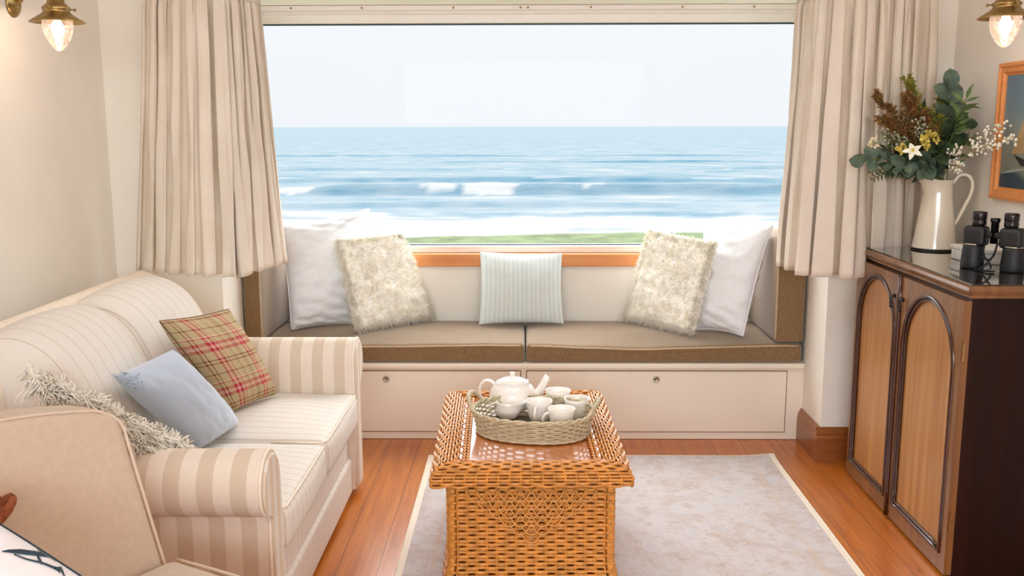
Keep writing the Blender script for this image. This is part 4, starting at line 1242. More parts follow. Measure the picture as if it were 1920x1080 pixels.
# teapot
c = at_z(961, 768, ZF); c.z = ZF
tpot = thing('teapot', c, 'white china teapot with lid and spout at the back of the tray', 'teapot')
prof = [(0.0, 0.002), (0.052, 0.0), (0.055, 0.004), (0.073, 0.016), (0.085, 0.036), (0.088, 0.056), (0.083, 0.080), (0.071, 0.098), (0.060, 0.106), (0.061, 0.110), (0.053, 0.110), (0.050, 0.102), (0.05, 0.09)]
MB().lathe(prof, 48, c, cap=False).build('pot_body', MAT['china'], tpot)
lid = MB().lathe([(0.0, 0.104), (0.052, 0.107), (0.055, 0.1105), (0.052, 0.115), (0.036, 0.120), (0.014, 0.122), (0.0, 0.122)], 40, c, cap=False).build('lid', MAT['china'], tpot)
MB().lathe([(0.011, 0.120), (0.0085, 0.126), (0.0085, 0.134), (0.0105, 0.140), (0.010, 0.144), (0.0, 0.146)], 20, c, cap=False).build('knob', MAT['china'], lid)
sa = math.radians(-6); sd_ = Vector((math.cos(sa), math.sin(sa), 0))
sp = [c + sd_ * a + Vector((0, 0, z)) for a, z in ((0.066, 0.046), (0.088, 0.054), (0.100, 0.072), (0.110, 0.094), (0.122, 0.116), (0.132, 0.130))]
MB().tube(sp, [0.024, 0.021, 0.0165, 0.0135, 0.0125, 0.0135], 16).build('spout', MAT['china'], tpot)
hd_ = -sd_
hp = [(0.066, 0.096), (0.084, 0.108), (0.102, 0.107), (0.118, 0.092), (0.124, 0.068), (0.119, 0.046), (0.104, 0.030), (0.078, 0.028)]
path = []
for i in range(29):
    a, z = bez(hp, i / 28); path.append(c + hd_ * a + Vector((0, 0, z)))
MB().tube(path, 0.0062, 10, flat=1.35).build('handle', MAT['china'], tpot)
# milk jug
c = at_z(952, 783, ZF); c.z = ZF
mj = thing('milk_jug', c, 'small white milk jug lying low at the front left of the tray', 'jug')
V_ = MB()
prof = [(r_ * 1.25, z_ * 1.2) for r_, z_ in [(0.0, 0.002), (0.024, 0.0), (0.028, 0.004), (0.036, 0.016), (0.038, 0.028), (0.033, 0.042), (0.036, 0.052), (0.034, 0.053), (0.030, 0.042), (0.034, 0.026), (0.0, 0.006)]]
V_.lathe(prof, 40, c, cap=False)
V_.v = [tuple(Vector(p) + Vector((1, 0.1, 0)) * 0.016 * max(0, (Vector(p).z - c.z - 0.03) / 0.022) * max(0, (p[0] - c.x) / 0.035) ** 2) for p in V_.v]
V_.build('jug_body', MAT['china'], mj)
path = [c + Vector((-0.038 - 0.030 * math.cos(a), -0.004, 0.036 + 0.021 * math.sin(a))) for a in [-1.4 + 2.8 * i / 16 for i in range(17)]]
MB().tube(path, 0.004, 8, flat=1.2).build('handle', MAT['china'], mj)

# ------------------------------------------------------------------ cabinet
CX0, CX1, CY0, CY1, CH = 1.420, 1.800, 3.01, 3.995, 1.0
cab = thing('cabinet', (1.61, 3.5, 0), 'dark mahogany cabinet with two arched doors against the right wall', 'cabinet')
MB().box((CX0 + 0.012, CY0, 0.004), (CX1, CY1, 0.955)).build('carcass', MAT['maho_dark'], cab, smooth=False, bevel=0.002)
top = MB()
prof = [(0.0, 0.956), (0.012, 0.956), (0.014, 0.966), (0.020, 0.972), (0.026, 0.982), (0.022, 0.992), (0.012, 0.996)]
def ring_(o_, z):
    return [(CX0 - o_ + 0.012, CY0 - o_ * 0.8, z), (CX1, CY0 - o_ * 0.8, z), (CX1, CY1 + 0.002, z), (CX0 - o_ + 0.012, CY1 + 0.002, z)]
V, Fc = [], []
for (o_, z) in prof: V += ring_(o_, z)
for i in range(len(prof) - 1):
    for k in range(4): Fc.append((i * 4 + k, i * 4 + (k + 1) % 4, (i + 1) * 4 + (k + 1) % 4, (i + 1) * 4 + k))
Fc += [(3, 2, 1, 0), tuple((len(prof) - 1) * 4 + k for k in range(4))]
top.add(V, Fc); top.build('top', MAT['maho_mid'], cab, smooth=False)
MB().box((CX0 + 0.004, CY0 - 0.006, 0.9965), (CX1 - 0.002, CY1, 1.0005)).build('glass_sheet', MAT['top_glass'], cab, smooth=False, bevel=0.001)
XF = 1.407
def door(ya, yb, pa, pb, hinge_y, hy, z_arch):
    ztop, z0 = 0.945, 0.012
    dr = MB()
    r_ = (pb - pa) / 2; yc = (pa + pb) / 2; zc = z_arch - r_; zb = 0.075
    arch = [(pa, zb), (pb, zb)] + [(yc + r_ * math.cos(a), zc + r_ * 1.0 * math.sin(a)) for a in [PI * i / 24 for i in range(25)]]
    # frame with arched opening: strips between arch outline and rectangle
    outer = [(ya, z0), (yb, z0)]
    V, Fc = [], []
    inner_pts = [(pa, zb), (pb, zb)] + [(yc + r_ * math.cos(a), zc + r_ * math.sin(a)) for a in [PI * i / 24 for i in range(25)]]
    def out_pt(p):
        y, z = p
        if z <= zb + 1e-6: return (ya if y < yc else yb, z0)
        a = math.atan2(z - zc, y - yc)
        dy, dz = math.cos(a), math.sin(a)
        ts = []
        if dz > 1e-6: ts.append((ztop - zc) / dz)
        if dy > 1e-6: ts.append((yb - yc) / dy)
        if dy < -1e-6: ts.append((ya - yc) / dy)
        tt = min(ts); return (yc + dy * tt, zc + dz * tt)
    o_pts = [out_pt(p) for p in inner_pts]
    # make sure the rectangle's upper corners exist
    for cy_ in (ya, yb):
        k = min(range(2, len(o_pts)), key=lambda i: abs(o_pts[i][0] - cy_) + abs(o_pts[i][1] - ztop)); o_pts[k] = (cy_, ztop)
    n_ = len(inner_pts)
    for x in (XF, CX0 + 0.012):
        V += [(x, p[0], p[1]) for p in o_pts] + [(x, p[0], p[1]) for p in inner_pts]
    for i in range(n_):
        j = (i + 1) % n_
        Fc.append((i, j, n_ + j, n_ + i)); Fc.append((2 * n_ + i, 3 * n_ + i, 3 * n_ + j, 2 * n_ + j))
        Fc.append((n_ + i, n_ + j, 3 * n_ + j, 3 * n_ + i)); Fc.append((i, 2 * n_ + i, 2 * n_ + j, j))
    dr.add(V, Fc)
    d_o = dr.build('door', MAT['maho_mid'], cab, smooth=False)
    pn = MB().prism(inner_pts, XF + 0.010, XF + 0.016, lambda p, q, a: (a, p, q)); pn.build('door_panel', MAT['maho_panel'], d_o, smooth=False)
    ml = MB()
    loop = [(pa, zb), (pb, zb)] + [(yc + r_ * math.cos(a), zc + r_ * math.sin(a)) for a in [PI * i / 32 for i in range(33)]]
    dense = []
    for p, q in zip(loop, loop[1:] + loop[:1]):
        k = 8 if math.hypot(q[0] - p[0], q[1] - p[1]) > 0.1 else 1
        dense += [(p[0] + (q[0] - p[0]) * i / k, p[1] + (q[1] - p[1]) * i / k) for i in range(k)]
    ml.tube([(XF + 0.001, p[0], p[1]) for p in dense], 0.0085, 10, closed=True)
    ml.tube([(XF + 0.004, yc + (p[0] - yc) * 0.925, zb + 0.013 + (p[1] - zb) * (1 - 0.026 / (z_arch - zb))) for p in dense], 0.005, 8, closed=True)
    ml.build('arch_moulding', MAT['bead'], d_o)
    # drop handle
    hm = MB()
    hm.lathe([(0.0, 0.016), (0.006, 0.014), (0.005, 0.006), (0.009, 0.0)], 14, (XF, hy, 0.862), (-1, 0, 0))
    hm.tube([(XF - 0.013, hy + 0.010 * math.sin(a), 0.842 + 0.020 * math.cos(a)) for a in [2 * PI * i / 20 for i in range(20)]], 0.0024, 6, closed=True)
    hm.lathe([(0, -0.006), (0.005, -0.004), (0.005, 0.004), (0, 0.006)], 10, (XF - 0.013, hy, 0.822), (0, 1, 0))
    hm.build('drop_handle', MAT['black_gloss'], d_o)
    for hz in (0.78, 0.2):
        MB().box((XF + 0.004, hinge_y - 0.003, hz - 0.03), (XF + 0.010, hinge_y + 0.003, hz + 0.03)).build('hinge', MAT['brass'], d_o, smooth=False)
    return d_o
door(3.528, 3.993, 3.563, 3.957, 3.993, 3.580, 0.912)
door(3.013, 3.516, 3.057, 3.478, 3.011, 3.495, 0.912)
MB().tube([(XF - 0.003, 3.522, 0.012 + 0.935 * i / 10) for i in range(11)], 0.010, 10).build('door_bead', MAT['bead'], cab)

# ------------------------------------------------------------------ jug
JX, JY = 1.672, 3.885
jug = thing('enamel_jug', (JX, JY, 1.001), 'tall cream enamel jug holding the bouquet on the cabinet', 'jug')
pj = [(0.0, 1.001), (0.083, 1.001), (0.086, 1.006), (0.0855, 1.012), (0.079, 1.05), (0.066, 1.15), (0.056, 1.23), (0.055, 1.262), (0.060, 1.282), (0.0605, 1.284), (0.057, 1.282), (0.052, 1.26), (0.05, 1.2), (0.0, 1.05)]
jb = MB().lathe(pj, 44, (JX, JY, 0), cap=False)
jb.v = [(x - (0.03 * max(0, (JX - 0.02 - x)) / 0.04 * max(0, (z - 1.24) / 0.045) if x < JX - 0.02 else 0), y, z + (0.018 * max(0, (JX - 0.02 - x)) / 0.04 * max(0, (z - 1.25) / 0.034) if x < JX - 0.02 else 0)) for x, y, z in jb.v]
jb.build('jug_body', MAT['enamel'], jug)
MB().tube([(JX + 0.0858 * math.cos(a), JY + 0.0858 * math.sin(a), 1.006) for a in [2 * PI * i / 48 for i in range(48)]], 0.0035, 6, closed=True).build('foot_rim', MAT['black_rim'], jug)
hp = [(0.052, 1.268), (0.075, 1.300), (0.104, 1.302), (0.124, 1.278), (0.124, 1.235), (0.104, 1.180), (0.084, 1.130), (0.070, 1.10)]
path = []
hdx, hdy = math.cos(-0.28), math.sin(-0.28)
for i in range(33):
    a, z = bez(hp, i / 32); path.append((JX + hdx * a, JY + hdy * a, z))
MB().tube(path, [0.0075] * 26 + [0.0075 - 0.0006 * i for i in range(7)], 10, flat=1.2).build('handle', MAT['enamel'], jug)

# ------------------------------------------------------------------ bouquet
def leafmat(name, c1, c2, rough=0.55):
    m, n, b, _ = new_mat(name)
    n.links.new(ramp(n, noise_(n, coords(n), 26, 2), [(0.3, c1), (0.7, c2)]), b.inputs['Base Color'])
    b.inputs['Roughness'].default_value = rough; b.inputs['Specular IOR Level'].default_value = 0.35
    return m
LM = {
 'euca': leafmat('grey_green_leaf', lin(66, 88, 76), lin(112, 130, 106)),
 'green': leafmat('mid_green_leaf', lin(64, 92, 46), lin(120, 140, 84)),
 'dark': leafmat('dark_green_leaf', lin(30, 50, 34), lin(66, 86, 46)),
 'rust': leafmat('rust_plume', lin(118, 70, 44), lin(140, 110, 54), 0.8),
 'olive': leafmat('olive_plume', lin(112, 116, 40), lin(160, 152, 60), 0.8),
 'yellow': leafmat('yellow_petal', lin(206, 186, 80), lin(232, 216, 122), 0.7),
 'cream': leafmat('cream_petal', lin(226, 214, 176), lin(244, 236, 208), 0.6),
 'white': leafmat('white_petal', lin(230, 226, 206), lin(246, 244, 232), 0.6),
 'grey': leafmat('silver_bud', lin(128, 136, 116), lin(176, 176, 152), 0.8),
 'stem': leafmat('stem_green', lin(84, 92, 48), lin(120, 124, 70), 0.7),
 'pale': leafmat('pale_stem', lin(176, 160, 116), lin(204, 190, 150), 0.7),
}
RL = random.Random(21)
def leaf(mb, base, d, up, length, width, kind='lance', curl=0.15, seg=6):
    d = Vector(d).normalized(); s_ = d.cross(Vector(up))
    s_ = s_.normalized() if s_.length > 1e-6 else d.orthogonal().normalized()
    n_ = s_.cross(d).normalized(); V = []
    for i in range(seg + 1):
        t_ = i / seg
        if kind == 'round': w = math.sqrt(max(0, 1 - (2 * t_ - 1) ** 2)) * (1.05 - 0.2 * t_)
        elif kind == 'petal': w = math.sin(PI * t_ ** 0.8)
        else: w = math.sin(PI * t_ ** 0.75) ** 1.1
        w = max(w, 0.03) * width / 2
        c_ = Vector(base) + d * (length * t_) - n_ * (curl * length * t_ * t_)
        V += [c_ - s_ * w + n_ * (0.22 * w), c_ - s_ * w * 0.5 + n_ * 0.05 * w, c_, c_ + s_ * w * 0.5 + n_ * 0.05 * w, c_ + s_ * w + n_ * (0.22 * w)]
    Fc = [(i * 5 + k, i * 5 + k + 1, (i + 1) * 5 + k + 1, (i + 1) * 5 + k) for i in range(seg) for k in range(4)]
    mb.add(V, Fc)
def ball(mb, c_, r_, n_=8):
    mb.lathe([(0.001, -r_)] + [(r_ * math.cos(a), r_ * math.sin(a)) for a in (-1.0, -0.45, 0.0, 0.45, 1.0)] + [(0.001, r_)], n_, c_, cap=False)
def rdir(k=1.0):
    while True:
        v = Vector((RL.uniform(-1, 1), RL.uniform(-1, 1), RL.uniform(-1, 1)))
        if 0.1 < v.length < 1: return v.normalized() * k
MOUTH = Vector((JX, JY, 1.275))
def stem_curve(tip, bend=0.03, n_=14, start=None):
    a = start or (MOUTH + Vector((RL.uniform(-0.028, 0.028), RL.uniform(-0.028, 0.028), 0)))
    tip = Vector(tip); root = a + Vector((0, 0, -0.10)) + (MOUTH - a) * 0.6
    mid = a.lerp(tip, 0.5) + Vector((0, 0, bend))
    pts = [root]
    for i in range(n_ + 1):
        t_ = i / n_; pts.append(a * (1 - t_) ** 2 + mid * (2 * t_ * (1 - t_)) + tip * t_ * t_)
    return pts
def sprig(name, label, cat, tip, kind, mat, count=12, size=0.05, start_t=0.25, bend=0.03, group=None, stem_mat='stem', spread=0.05, curve=None):
    if kind in ('round', 'lance'): count = int(count * 1.8); size *= 1.12
    if kind == 'plume': count = int(count * 3.0); size *= 1.5; spread *= 1.4
    if kind == 'berries': size *= 1.1
    pts = stem_curve(tip, bend)
    t = thing(name, MOUTH, label, cat, group)
    MB().tube(pts, 0.0020 if kind != 'berries' else 0.0013, 6).build('stem', LM[stem_mat], t)
    m_ = MB(); L = len(pts)
    def on(t_):
        x = 1 + t_ * (L - 2); i = min(int(x), L - 2); return pts[i].lerp(pts[i + 1], x - i), (pts[i + 1] - pts[i]).normalized()
    extra = None
    if kind in ('round', 'lance'):
        for k in range(count):
            t_ = start_t + (1 - start_t) * (k + 0.5) / count
            p, d = on(t_); side = d.cross(rdir()).normalized()
            ld = (side * 1.0 + d * 0.7).normalized() if k < count - 1 else d
            ln = size * RL.uniform(0.75, 1.15); w = ln * (0.92 if kind == 'round' else 0.30)
            view = (CAM - p).normalized() * 0.9 + rdir(0.8) + Vector((0, 0, 0.4))
            leaf(m_, p + ld * 0.004, ld, view, ln, w, kind, RL.uniform(0.05, 0.3))
        nm = 'leaves'
    elif kind == 'plume':
        for b_ in range(count):
            t_ = start_t + (1 - start_t) * b_ / count
            p, d = on(t_); bd2 = (d.cross(rdir()).normalized() * (1.0 - 0.5 * t_) + d * 0.9).normalized(); bl = spread * (1.15 - 0.75 * (t_ - start_t) / (1 - start_t)) * RL.uniform(0.7, 1.1)
            for k in range(34):
                q = p + bd2 * (bl * k / 34)
                nd = (bd2 * 0.8 + rdir(0.9)).normalized()
                leaf(m_, q, nd, rdir(), size * RL.uniform(0.6, 1.1), size * 0.28, 'lance', 0.1, 3)
        nm = 'plume'
    elif kind == 'fern':
        for k in range(count):
            t_ = start_t + (1 - start_t) * k / count
            p, d = on(t_); sd2 = d.cross((CAM - p).normalized()).normalized() * (1 if k % 2 else -1)
            ln = size * (1.1 - 0.8 * (t_ - start_t) / (1 - start_t))
            leaf(m_, p, sd2 + d * 0.6 + rdir(0.25), (CAM - p) + rdir(0.5), ln, ln * 0.26, 'lance', 0.15, 4)
        nm = 'fronds'
    elif kind == 'berries':
        st = MB()
        for b_ in range(count):
            t_ = start_t + (1 - start_t) * b_ / max(1, count - 1)
            p, d = on(min(t_, 0.999))
            for k in range(5):
                q = p + (d * 0.3 + rdir(1.0)).normalized() * spread * RL.uniform(0.4, 1.0)
                st.tube([p, p.lerp(q, 0.5) + Vector((0, 0, 0.003)), q], 0.0007, 4)
                ball(m_, q, size * RL.uniform(0.8, 1.2))
        st.build('twigs', LM[stem_mat], t); nm = 'berries'
    elif kind == 'cluster':
        p, d = on(1.0)
        for k in range(count):
            q = p + rdir(spread * RL.uniform(0.5, 1.0)); nd = (q - p).normalized()
            for j in range(4):
                leaf(m_, q, nd + rdir(0.9), rdir(), size * RL.uniform(0.7, 1.2), size * 0.8, 'petal', 0.2, 3)
        nm = 'florets'
    elif kind == 'star':
        p, d = on(1.0); fc = ((CAM - p).normalized() + Vector((0, 0, 0.5))).normalized(); a0 = fc.orthogonal().normalized(); b0 = fc.cross(a0)
        for k in range(count):
            a = 2 * PI * k / count + 0.4; dd = a0 * math.cos(a) + b0 * math.sin(a) + fc * 0.25
            leaf(m_, p, dd, fc, size * RL.uniform(0.85, 1.1), size * 0.5, 'petal', 0.25, 6)
        st = MB()
        for k in range(9): ball(st, p + fc * 0.006 + rdir(0.006), 0.0032)
        st.build('flower_centre', LM['yellow'], t); nm = 'petals'
    m_.build(nm, LM[mat], t, fix=False)
    return t
B = lambda px_, py_, y: at_y(px_, py_, y)
sprig('plume_sprig', 'reddish brown plume pointing far left out of the bouquet', 'plant sprig', B(1643, 178, 3.84), 'plume', 'rust', 9, 0.013, 0.5, 0.05, spread=0.035)
sprig('plume_sprig', 'tall olive feathery plume at the very top of the bouquet', 'plant sprig', B(1700, 152, 3.90), 'plume', 'olive', 12, 0.013, 0.45, 0.02, spread=0.055)
sprig('plume_sprig', 'bushy rust plume just below the top of the bouquet', 'plant sprig', B(1705, 185, 3.80), 'plume', 'rust', 14, 0.013, 0.35, 0.02, spread=0.07)
sprig('plume_sprig', 'low rust and brown plume at the left of the bouquet above the silvery buds', 'plant sprig', B(1655, 222, 3.78), 'plume', 'rust', 12, 0.012, 0.4, 0.03, spread=0.06)
sprig('plume_sprig', 'olive plume in the centre of the bouquet behind the yellow flower', 'plant sprig', B(1738, 215, 3.92), 'plume', 'olive', 13, 0.012, 0.4, 0.02, spread=0.06)
sprig('eucalyptus_sprig', 'tall round-leaved eucalyptus sprig at the upper right of the bouquet', 'plant sprig', B(1782, 165, 3.86), 'round', 'euca', 13, 0.062, 0.35, 0.02)
sprig('eucalyptus_sprig', 'pointed green leaf sprig reaching to the upper right of the bouquet', 'plant sprig', B(1812, 185, 3.72), 'lance', 'green', 10, 0.060, 0.5, 0.03)
sprig('eucalyptus_sprig', 'dark green leafy sprig in the right middle of the bouquet', 'plant sprig', B(1800, 232, 3.80), 'round', 'dark', 14, 0.052, 0.25, 0.02)
sprig('eucalyptus_sprig', 'drooping round-leaved eucalyptus sprig at the far left of the bouquet', 'plant sprig', B(1622, 300, 3.76), 'round', 'euca', 8, 0.056, 0.45, 0.06)
sprig('eucalyptus_sprig', 'low round-leaved eucalyptus sprig hanging over the jug lip', 'plant sprig', B(1728, 322, 3.72), 'round', 'euca', 12, 0.054, 0.15, 0.10)
sprig('eucalyptus_sprig', 'round blue-green leaves at the front of the bouquet above the jug rim', 'plant sprig', B(1690, 312, 3.74), 'round', 'euca', 11, 0.052, 0.2, 0.09)
sprig('eucalyptus_sprig', 'dark round leaves between the yellow flower and the jug handle', 'plant sprig', B(1762, 285, 3.74), 'round', 'dark', 11, 0.055, 0.15, 0.05)
sprig('fern_sprig', 'dark green fern drooping at the lower left of the bouquet', 'plant sprig', B(1632, 338, 3.78), 'fern', 'dark', 30, 0.055, 0.25, 0.09)
sprig('fern_sprig', 'bright green narrow-leaved sprig at the lower left below the eucalyptus', 'plant sprig', B(1628, 325, 3.84), 'fern', 'green', 22, 0.05, 0.4, 0.08)
sprig('fern_sprig', 'dark leafy sprig in the lower left heart of the bouquet', 'plant sprig', B(1665, 305, 3.80), 'lance', 'dark', 24, 0.05, 0.15, 0.07)
sprig('eucalyptus_sprig', 'dark green leaves filling the upper middle of the bouquet behind the plumes', 'plant sprig', B(1722, 205, 3.93), 'lance', 'dark', 14, 0.05, 0.25, 0.02)
sprig('plume_sprig', 'olive brown plume between the tall eucalyptus and the yellow flower', 'plant sprig', B(1758, 195, 3.88), 'plume', 'olive', 13, 0.012, 0.35, 0.02, spread=0.055)
sprig('plume_sprig', 'rust plume low behind the pale yellow cluster at the left', 'plant sprig', B(1672, 240, 3.86), 'plume', 'rust', 12, 0.012, 0.3, 0.04, spread=0.06)
sprig('eucalyptus_sprig', 'olive green leaf sprig at the right edge of the bouquet under the berry spray', 'plant sprig', B(1818, 262, 3.78), 'lance', 'green', 12, 0.05, 0.35, 0.03)
sprig('eucalyptus_sprig', 'mid green leaves behind the pale star-shaped flower', 'plant sprig', B(1705, 262, 3.80), 'lance', 'green', 14, 0.05, 0.2, 0.05)
sprig('eucalyptus_sprig', 'dark pointed leaves in the centre of the bouquet below the plumes', 'plant sprig', B(1690, 235, 3.86), 'lance', 'dark', 14, 0.052, 0.2, 0.04)
sprig('eucalyptus_sprig', 'dark pointed leaves behind the tall eucalyptus at the right', 'plant sprig', B(1775, 205, 3.92), 'lance', 'dark', 14, 0.052, 0.2, 0.02)
sprig('eucalyptus_sprig', 'dark pointed leaves low behind the jug lip', 'plant sprig', B(1650, 285, 3.88), 'lance', 'dark', 14, 0.052, 0.2, 0.05)
sprig('bud_sprig', 'grey green buds just above the yellow flower in the middle', 'plant sprig', B(1722, 232, 3.74), 'berries', 'grey', 10, 0.0042, 0.68, 0.04, spread=0.034)
sprig('bud_sprig', 'silvery green bud cluster at the left of the bouquet', 'plant sprig', B(1655, 252, 3.76), 'berries', 'grey', 11, 0.0042, 0.62, 0.05, spread=0.036)
sprig('yellow_flower', 'large yellow flower head in the middle of the bouquet', 'flower', B(1742, 262, 3.72), 'cluster', 'yellow', 40, 0.016, spread=0.030)
sprig('yellow_flower', 'small yellow flower head left of the white flower', 'flower', B(1692, 278, 3.70), 'cluster', 'yellow', 24, 0.012, spread=0.018)
sprig('yellow_flower', 'small pale yellow flower cluster at the far left of the bouquet', 'flower', B(1638, 268, 3.74), 'cluster', 'cream', 20, 0.012, spread=0.018, bend=0.05)
sprig('white_flower', 'pale star-shaped flower at the front of the bouquet', 'flower', B(1712, 283, 3.66), 'star', 'white', 5, 0.040, bend=0.05)
sprig('berry_spray', 'long arching spray of white berries reaching right in front of the painting', 'plant sprig', at_x(1897, 262, 1.765), 'berries', 'white', 12, 0.0050, 0.5, 0.07, stem_mat='pale', spread=0.034)
sprig('berry_spray', 'upper spray of white berries touching the picture frame corner', 'plant sprig', at_x(1880, 236, 1.770), 'berries', 'white', 8, 0.0046, 0.62, 0.06, stem_mat='pale', spread=0.030)
sprig('berry_spray', 'short spray of white berries above the jug handle', 'plant sprig', B(1800, 315, 3.68), 'berries', 'white', 7, 0.0046, 0.55, 0.06, stem_mat='pale', spread=0.028)
sprig('berry_spray', 'small spray of white berries in the right middle of the bouquet', 'plant sprig', B(1796, 278, 3.70), 'berries', 'white', 7, 0.0042, 0.55, 0.04, stem_mat='pale', spread=0.030)

# ------------------------------------------------------------------ binoculars and box
bino = thing('binoculars', (1.655, 3.30, 1.001), 'black binoculars standing upright on the cabinet glass', 'binoculars')
pA = Vector((1.588, 3.366, 1.001)); pB = Vector((1.682, 3.272, 1.001))
ax_ = (pB - pA).normalized()
for k, pc in enumerate((pA, pB)):
    inn = ax_ * (0.014 if k == 0 else -0.014)
    b_ = MB().lathe([(0.0, 0.004), (0.037, 0.0), (0.039, 0.006), (0.038, 0.03), (0.0345, 0.075), (0.0345, 0.084)], 30, pc).build('barrel', MAT['black_rubber'], bino)
    MB().lathe([(0.0347, 0.083), (0.0357, 0.084), (0.0357, 0.088), (0.0347, 0.089)], 30, pc, cap=False).build('silver_band', MAT['steel'], b_)
    pr_ = MB().rbox((-0.037, -0.032, 0.080), (0.037, 0.032, 0.150), 0.014, n=5, rs=5, warp=lambda q, pc=pc, inn=inn: pc + inn * 0.5 + ax_ * q.x + ax_.cross(Vector((0, 0, 1))) * q.y + Vector((0, 0, q.z)))
    pr_.build('prism_housing', MAT['black_rubber'], bino)
    ep = pc + inn
    MB().lathe([(0.021, 0.138), (0.021, 0.152), (0.0235, 0.155), (0.0235, 0.168), (0.0215, 0.171), (0.0235, 0.174), (0.0240, 0.196), (0.022, 0.200), (0.016, 0.200), (0.015, 0.194), (0.0, 0.193)], 28, ep, cap=False).build('eyepiece', MAT['black_gloss'], bino)
mid = (pA + pB) / 2
MB().lathe([(0.013, 0.092), (0.013, 0.165), (0.016, 0.167), (0.016, 0.180), (0.0, 0.181)], 20, mid).build('focus_wheel', MAT['black_gloss'], bino)
MB().rbox((-0.05, -0.012, 0.110), (0.05, 0.012, 0.132), 0.006, n=3, warp=lambda q: mid + ax_ * q.x + ax_.cross(Vector((0, 0, 1))) * q.y + Vector((0, 0, q.z))).build('bridge', MAT['black_rubber'], bino)
fwd = ax_.cross(Vector((0, 0, 1)))
if fwd.y > 0: fwd = -fwd
sp_ = []
for pth in ([(-0.018, 0.02, 0.10), (-0.020, 0.030, 0.07), (-0.012, 0.034, 0.045), (0.004, 0.036, 0.040), (0.016, 0.034, 0.060), (0.022, 0.028, 0.10)], [(-0.03, 0.036, 0.048), (-0.012, 0.038, 0.042), (0.006, 0.042, 0.028), (0.014, 0.05, 0.010), (0.0, 0.06, 0.004), (-0.03, 0.066, 0.004), (-0.04, 0.05, 0.004)], [(0.012, 0.036, 0.05), (0.0, 0.042, 0.03), (-0.014, 0.05, 0.012), (-0.02, 0.07, 0.004), (0.02, 0.075, 0.004), (0.03, 0.06, 0.004)]):
    out = [bez(pth, 0)]
    path = []
    P_ = [mid + ax_ * a + fwd * b2 + Vector((0, 0, z)) for a, b2, z in pth]
    for i in range(25):
        x = i / 24 * (len(P_) - 1); j = min(int(x), len(P_) - 2); f_ = x - j
        p0, p1, p2, p3 = P_[max(j - 1, 0)], P_[j], P_[j + 1], P_[min(j + 2, len(P_) - 1)]
        path.append(0.5 * (2 * p1 + (p2 - p0) * f_ + (2 * p0 - 5 * p1 + 4 * p2 - p3) * f_ ** 2 + (3 * p1 - p0 - 3 * p2 + p3) * f_ ** 3))
    sp_.append(path)
st = MB()
for path in sp_: st.tube(path, 0.0038, 6, flat=0.35)
st.build('strap', MAT['strap'], bino)
bxt = thing('white_box', (1.70, 3.545, 1.001), 'small white wooden box behind the binoculars', 'box')
MB().rbox((1.625, 3.44, 1.001), (1.79, 3.62, 1.040), 0.003, n=3, rs=2).build('box_body', MAT['white_box'], bxt, smooth='auto')
MB().rbox((1.621, 3.436, 1.0405), (1.793, 3.624, 1.056), 0.003, n=3, rs=2).build('lid', MAT['white_box'], bxt, smooth='auto')

# ------------------------------------------------------------------ framed picture on the right wall
pic = thing('framed_painting', (1.815, 3.37, 1.47), 'pine-framed seascape painting with sailing boat on the right wall', 'picture')
PY0, PY1, PZ0, PZ1 = 3.03, 3.715, 1.222, 1.727
prof = [(0.0, 0.0), (0.0, 0.022), (0.012, 0.026), (0.020, 0.020), (0.034, 0.020), (0.040, 0.012), (0.046, 0.010), (0.046, 0.0)]
fm = MB(); V = []
for (y, z, sy, sz) in ((PY0, PZ0, 1, 1), (PY1, PZ0, -1, 1), (PY1, PZ1, -1, -1), (PY0, PZ1, 1, -1)):
    V += [(XR - 0.003 - d_, y + sy * i_, z + sz * i_) for (i_, d_) in prof]
n_ = len(prof)
fm.add(V, [(a * n_ + k, a * n_ + k + 1, ((a + 1) % 4) * n_ + k + 1, ((a + 1) % 4) * n_ + k) for a in range(4) for k in range(n_ - 1)])
fm.build('frame', MAT['pine'], pic, smooth=False)
m, n, b, _ = new_mat('painted_sky_and_sea')
s = N(n, 'ShaderNodeSeparateXYZ'); n.links.new(coords(n), s.inputs[0])
zz = math_(n, 'ADD', s.outputs[2], math_(n, 'MULTIPLY', noise_(n, coords(n), 7, 4), 0.10))
c = ramp(n, math_(n, 'ADD', math_(n, 'MULTIPLY', zz, 1.8), 0.5), [(0.0, lin(22, 44, 62)), (0.30, lin(34, 62, 80)), (0.34, lin(120, 126, 112)), (0.55, lin(140, 148, 140)), (0.8, lin(112, 134, 146)), (1.0, lin(96, 122, 140))])
n.links.new(c, b.inputs['Base Color']); b.inputs['Roughness'].default_value = 0.4
MAT['painting'] = m
cv_ = MB().box((XR - 0.012, PY0 + 0.04, PZ0 + 0.04), (XR - 0.004, PY1 - 0.04, PZ1 - 0.04)).build('canvas', m, pic, smooth=False)
def paint(name, poly, col, d_=0.0128):
    MB().prism(poly, XR - d_, XR - 0.0115, lambda p, q, a: (a, p, q)).build(name, plain('paint_' + name, lin(*col), 0.5, var=0.12, nscale=40), cv_, smooth=False)
paint('painted_hull', [(3.575, 1.392), (3.52, 1.352), (3.28, 1.352), (3.20, 1.405), (3.24, 1.408), (3.50, 1.376)], (40, 30, 26))
paint('painted_sail', [(3.592, 1.395), (3.50, 1.56), (3.46, 1.40)], (176, 150, 106), 0.0130)
paint('painted_main_sail', [(3.45, 1.41), (3.44, 1.65), (3.30, 1.62), (3.26, 1.42)], (190, 166, 122), 0.0132)
paint('painted_wave', [(3.67, 1.318), (3.60, 1.335), (3.50, 1.344), (3.48, 1.340), (3.58, 1.326)], (150, 160, 150), 0.0134)

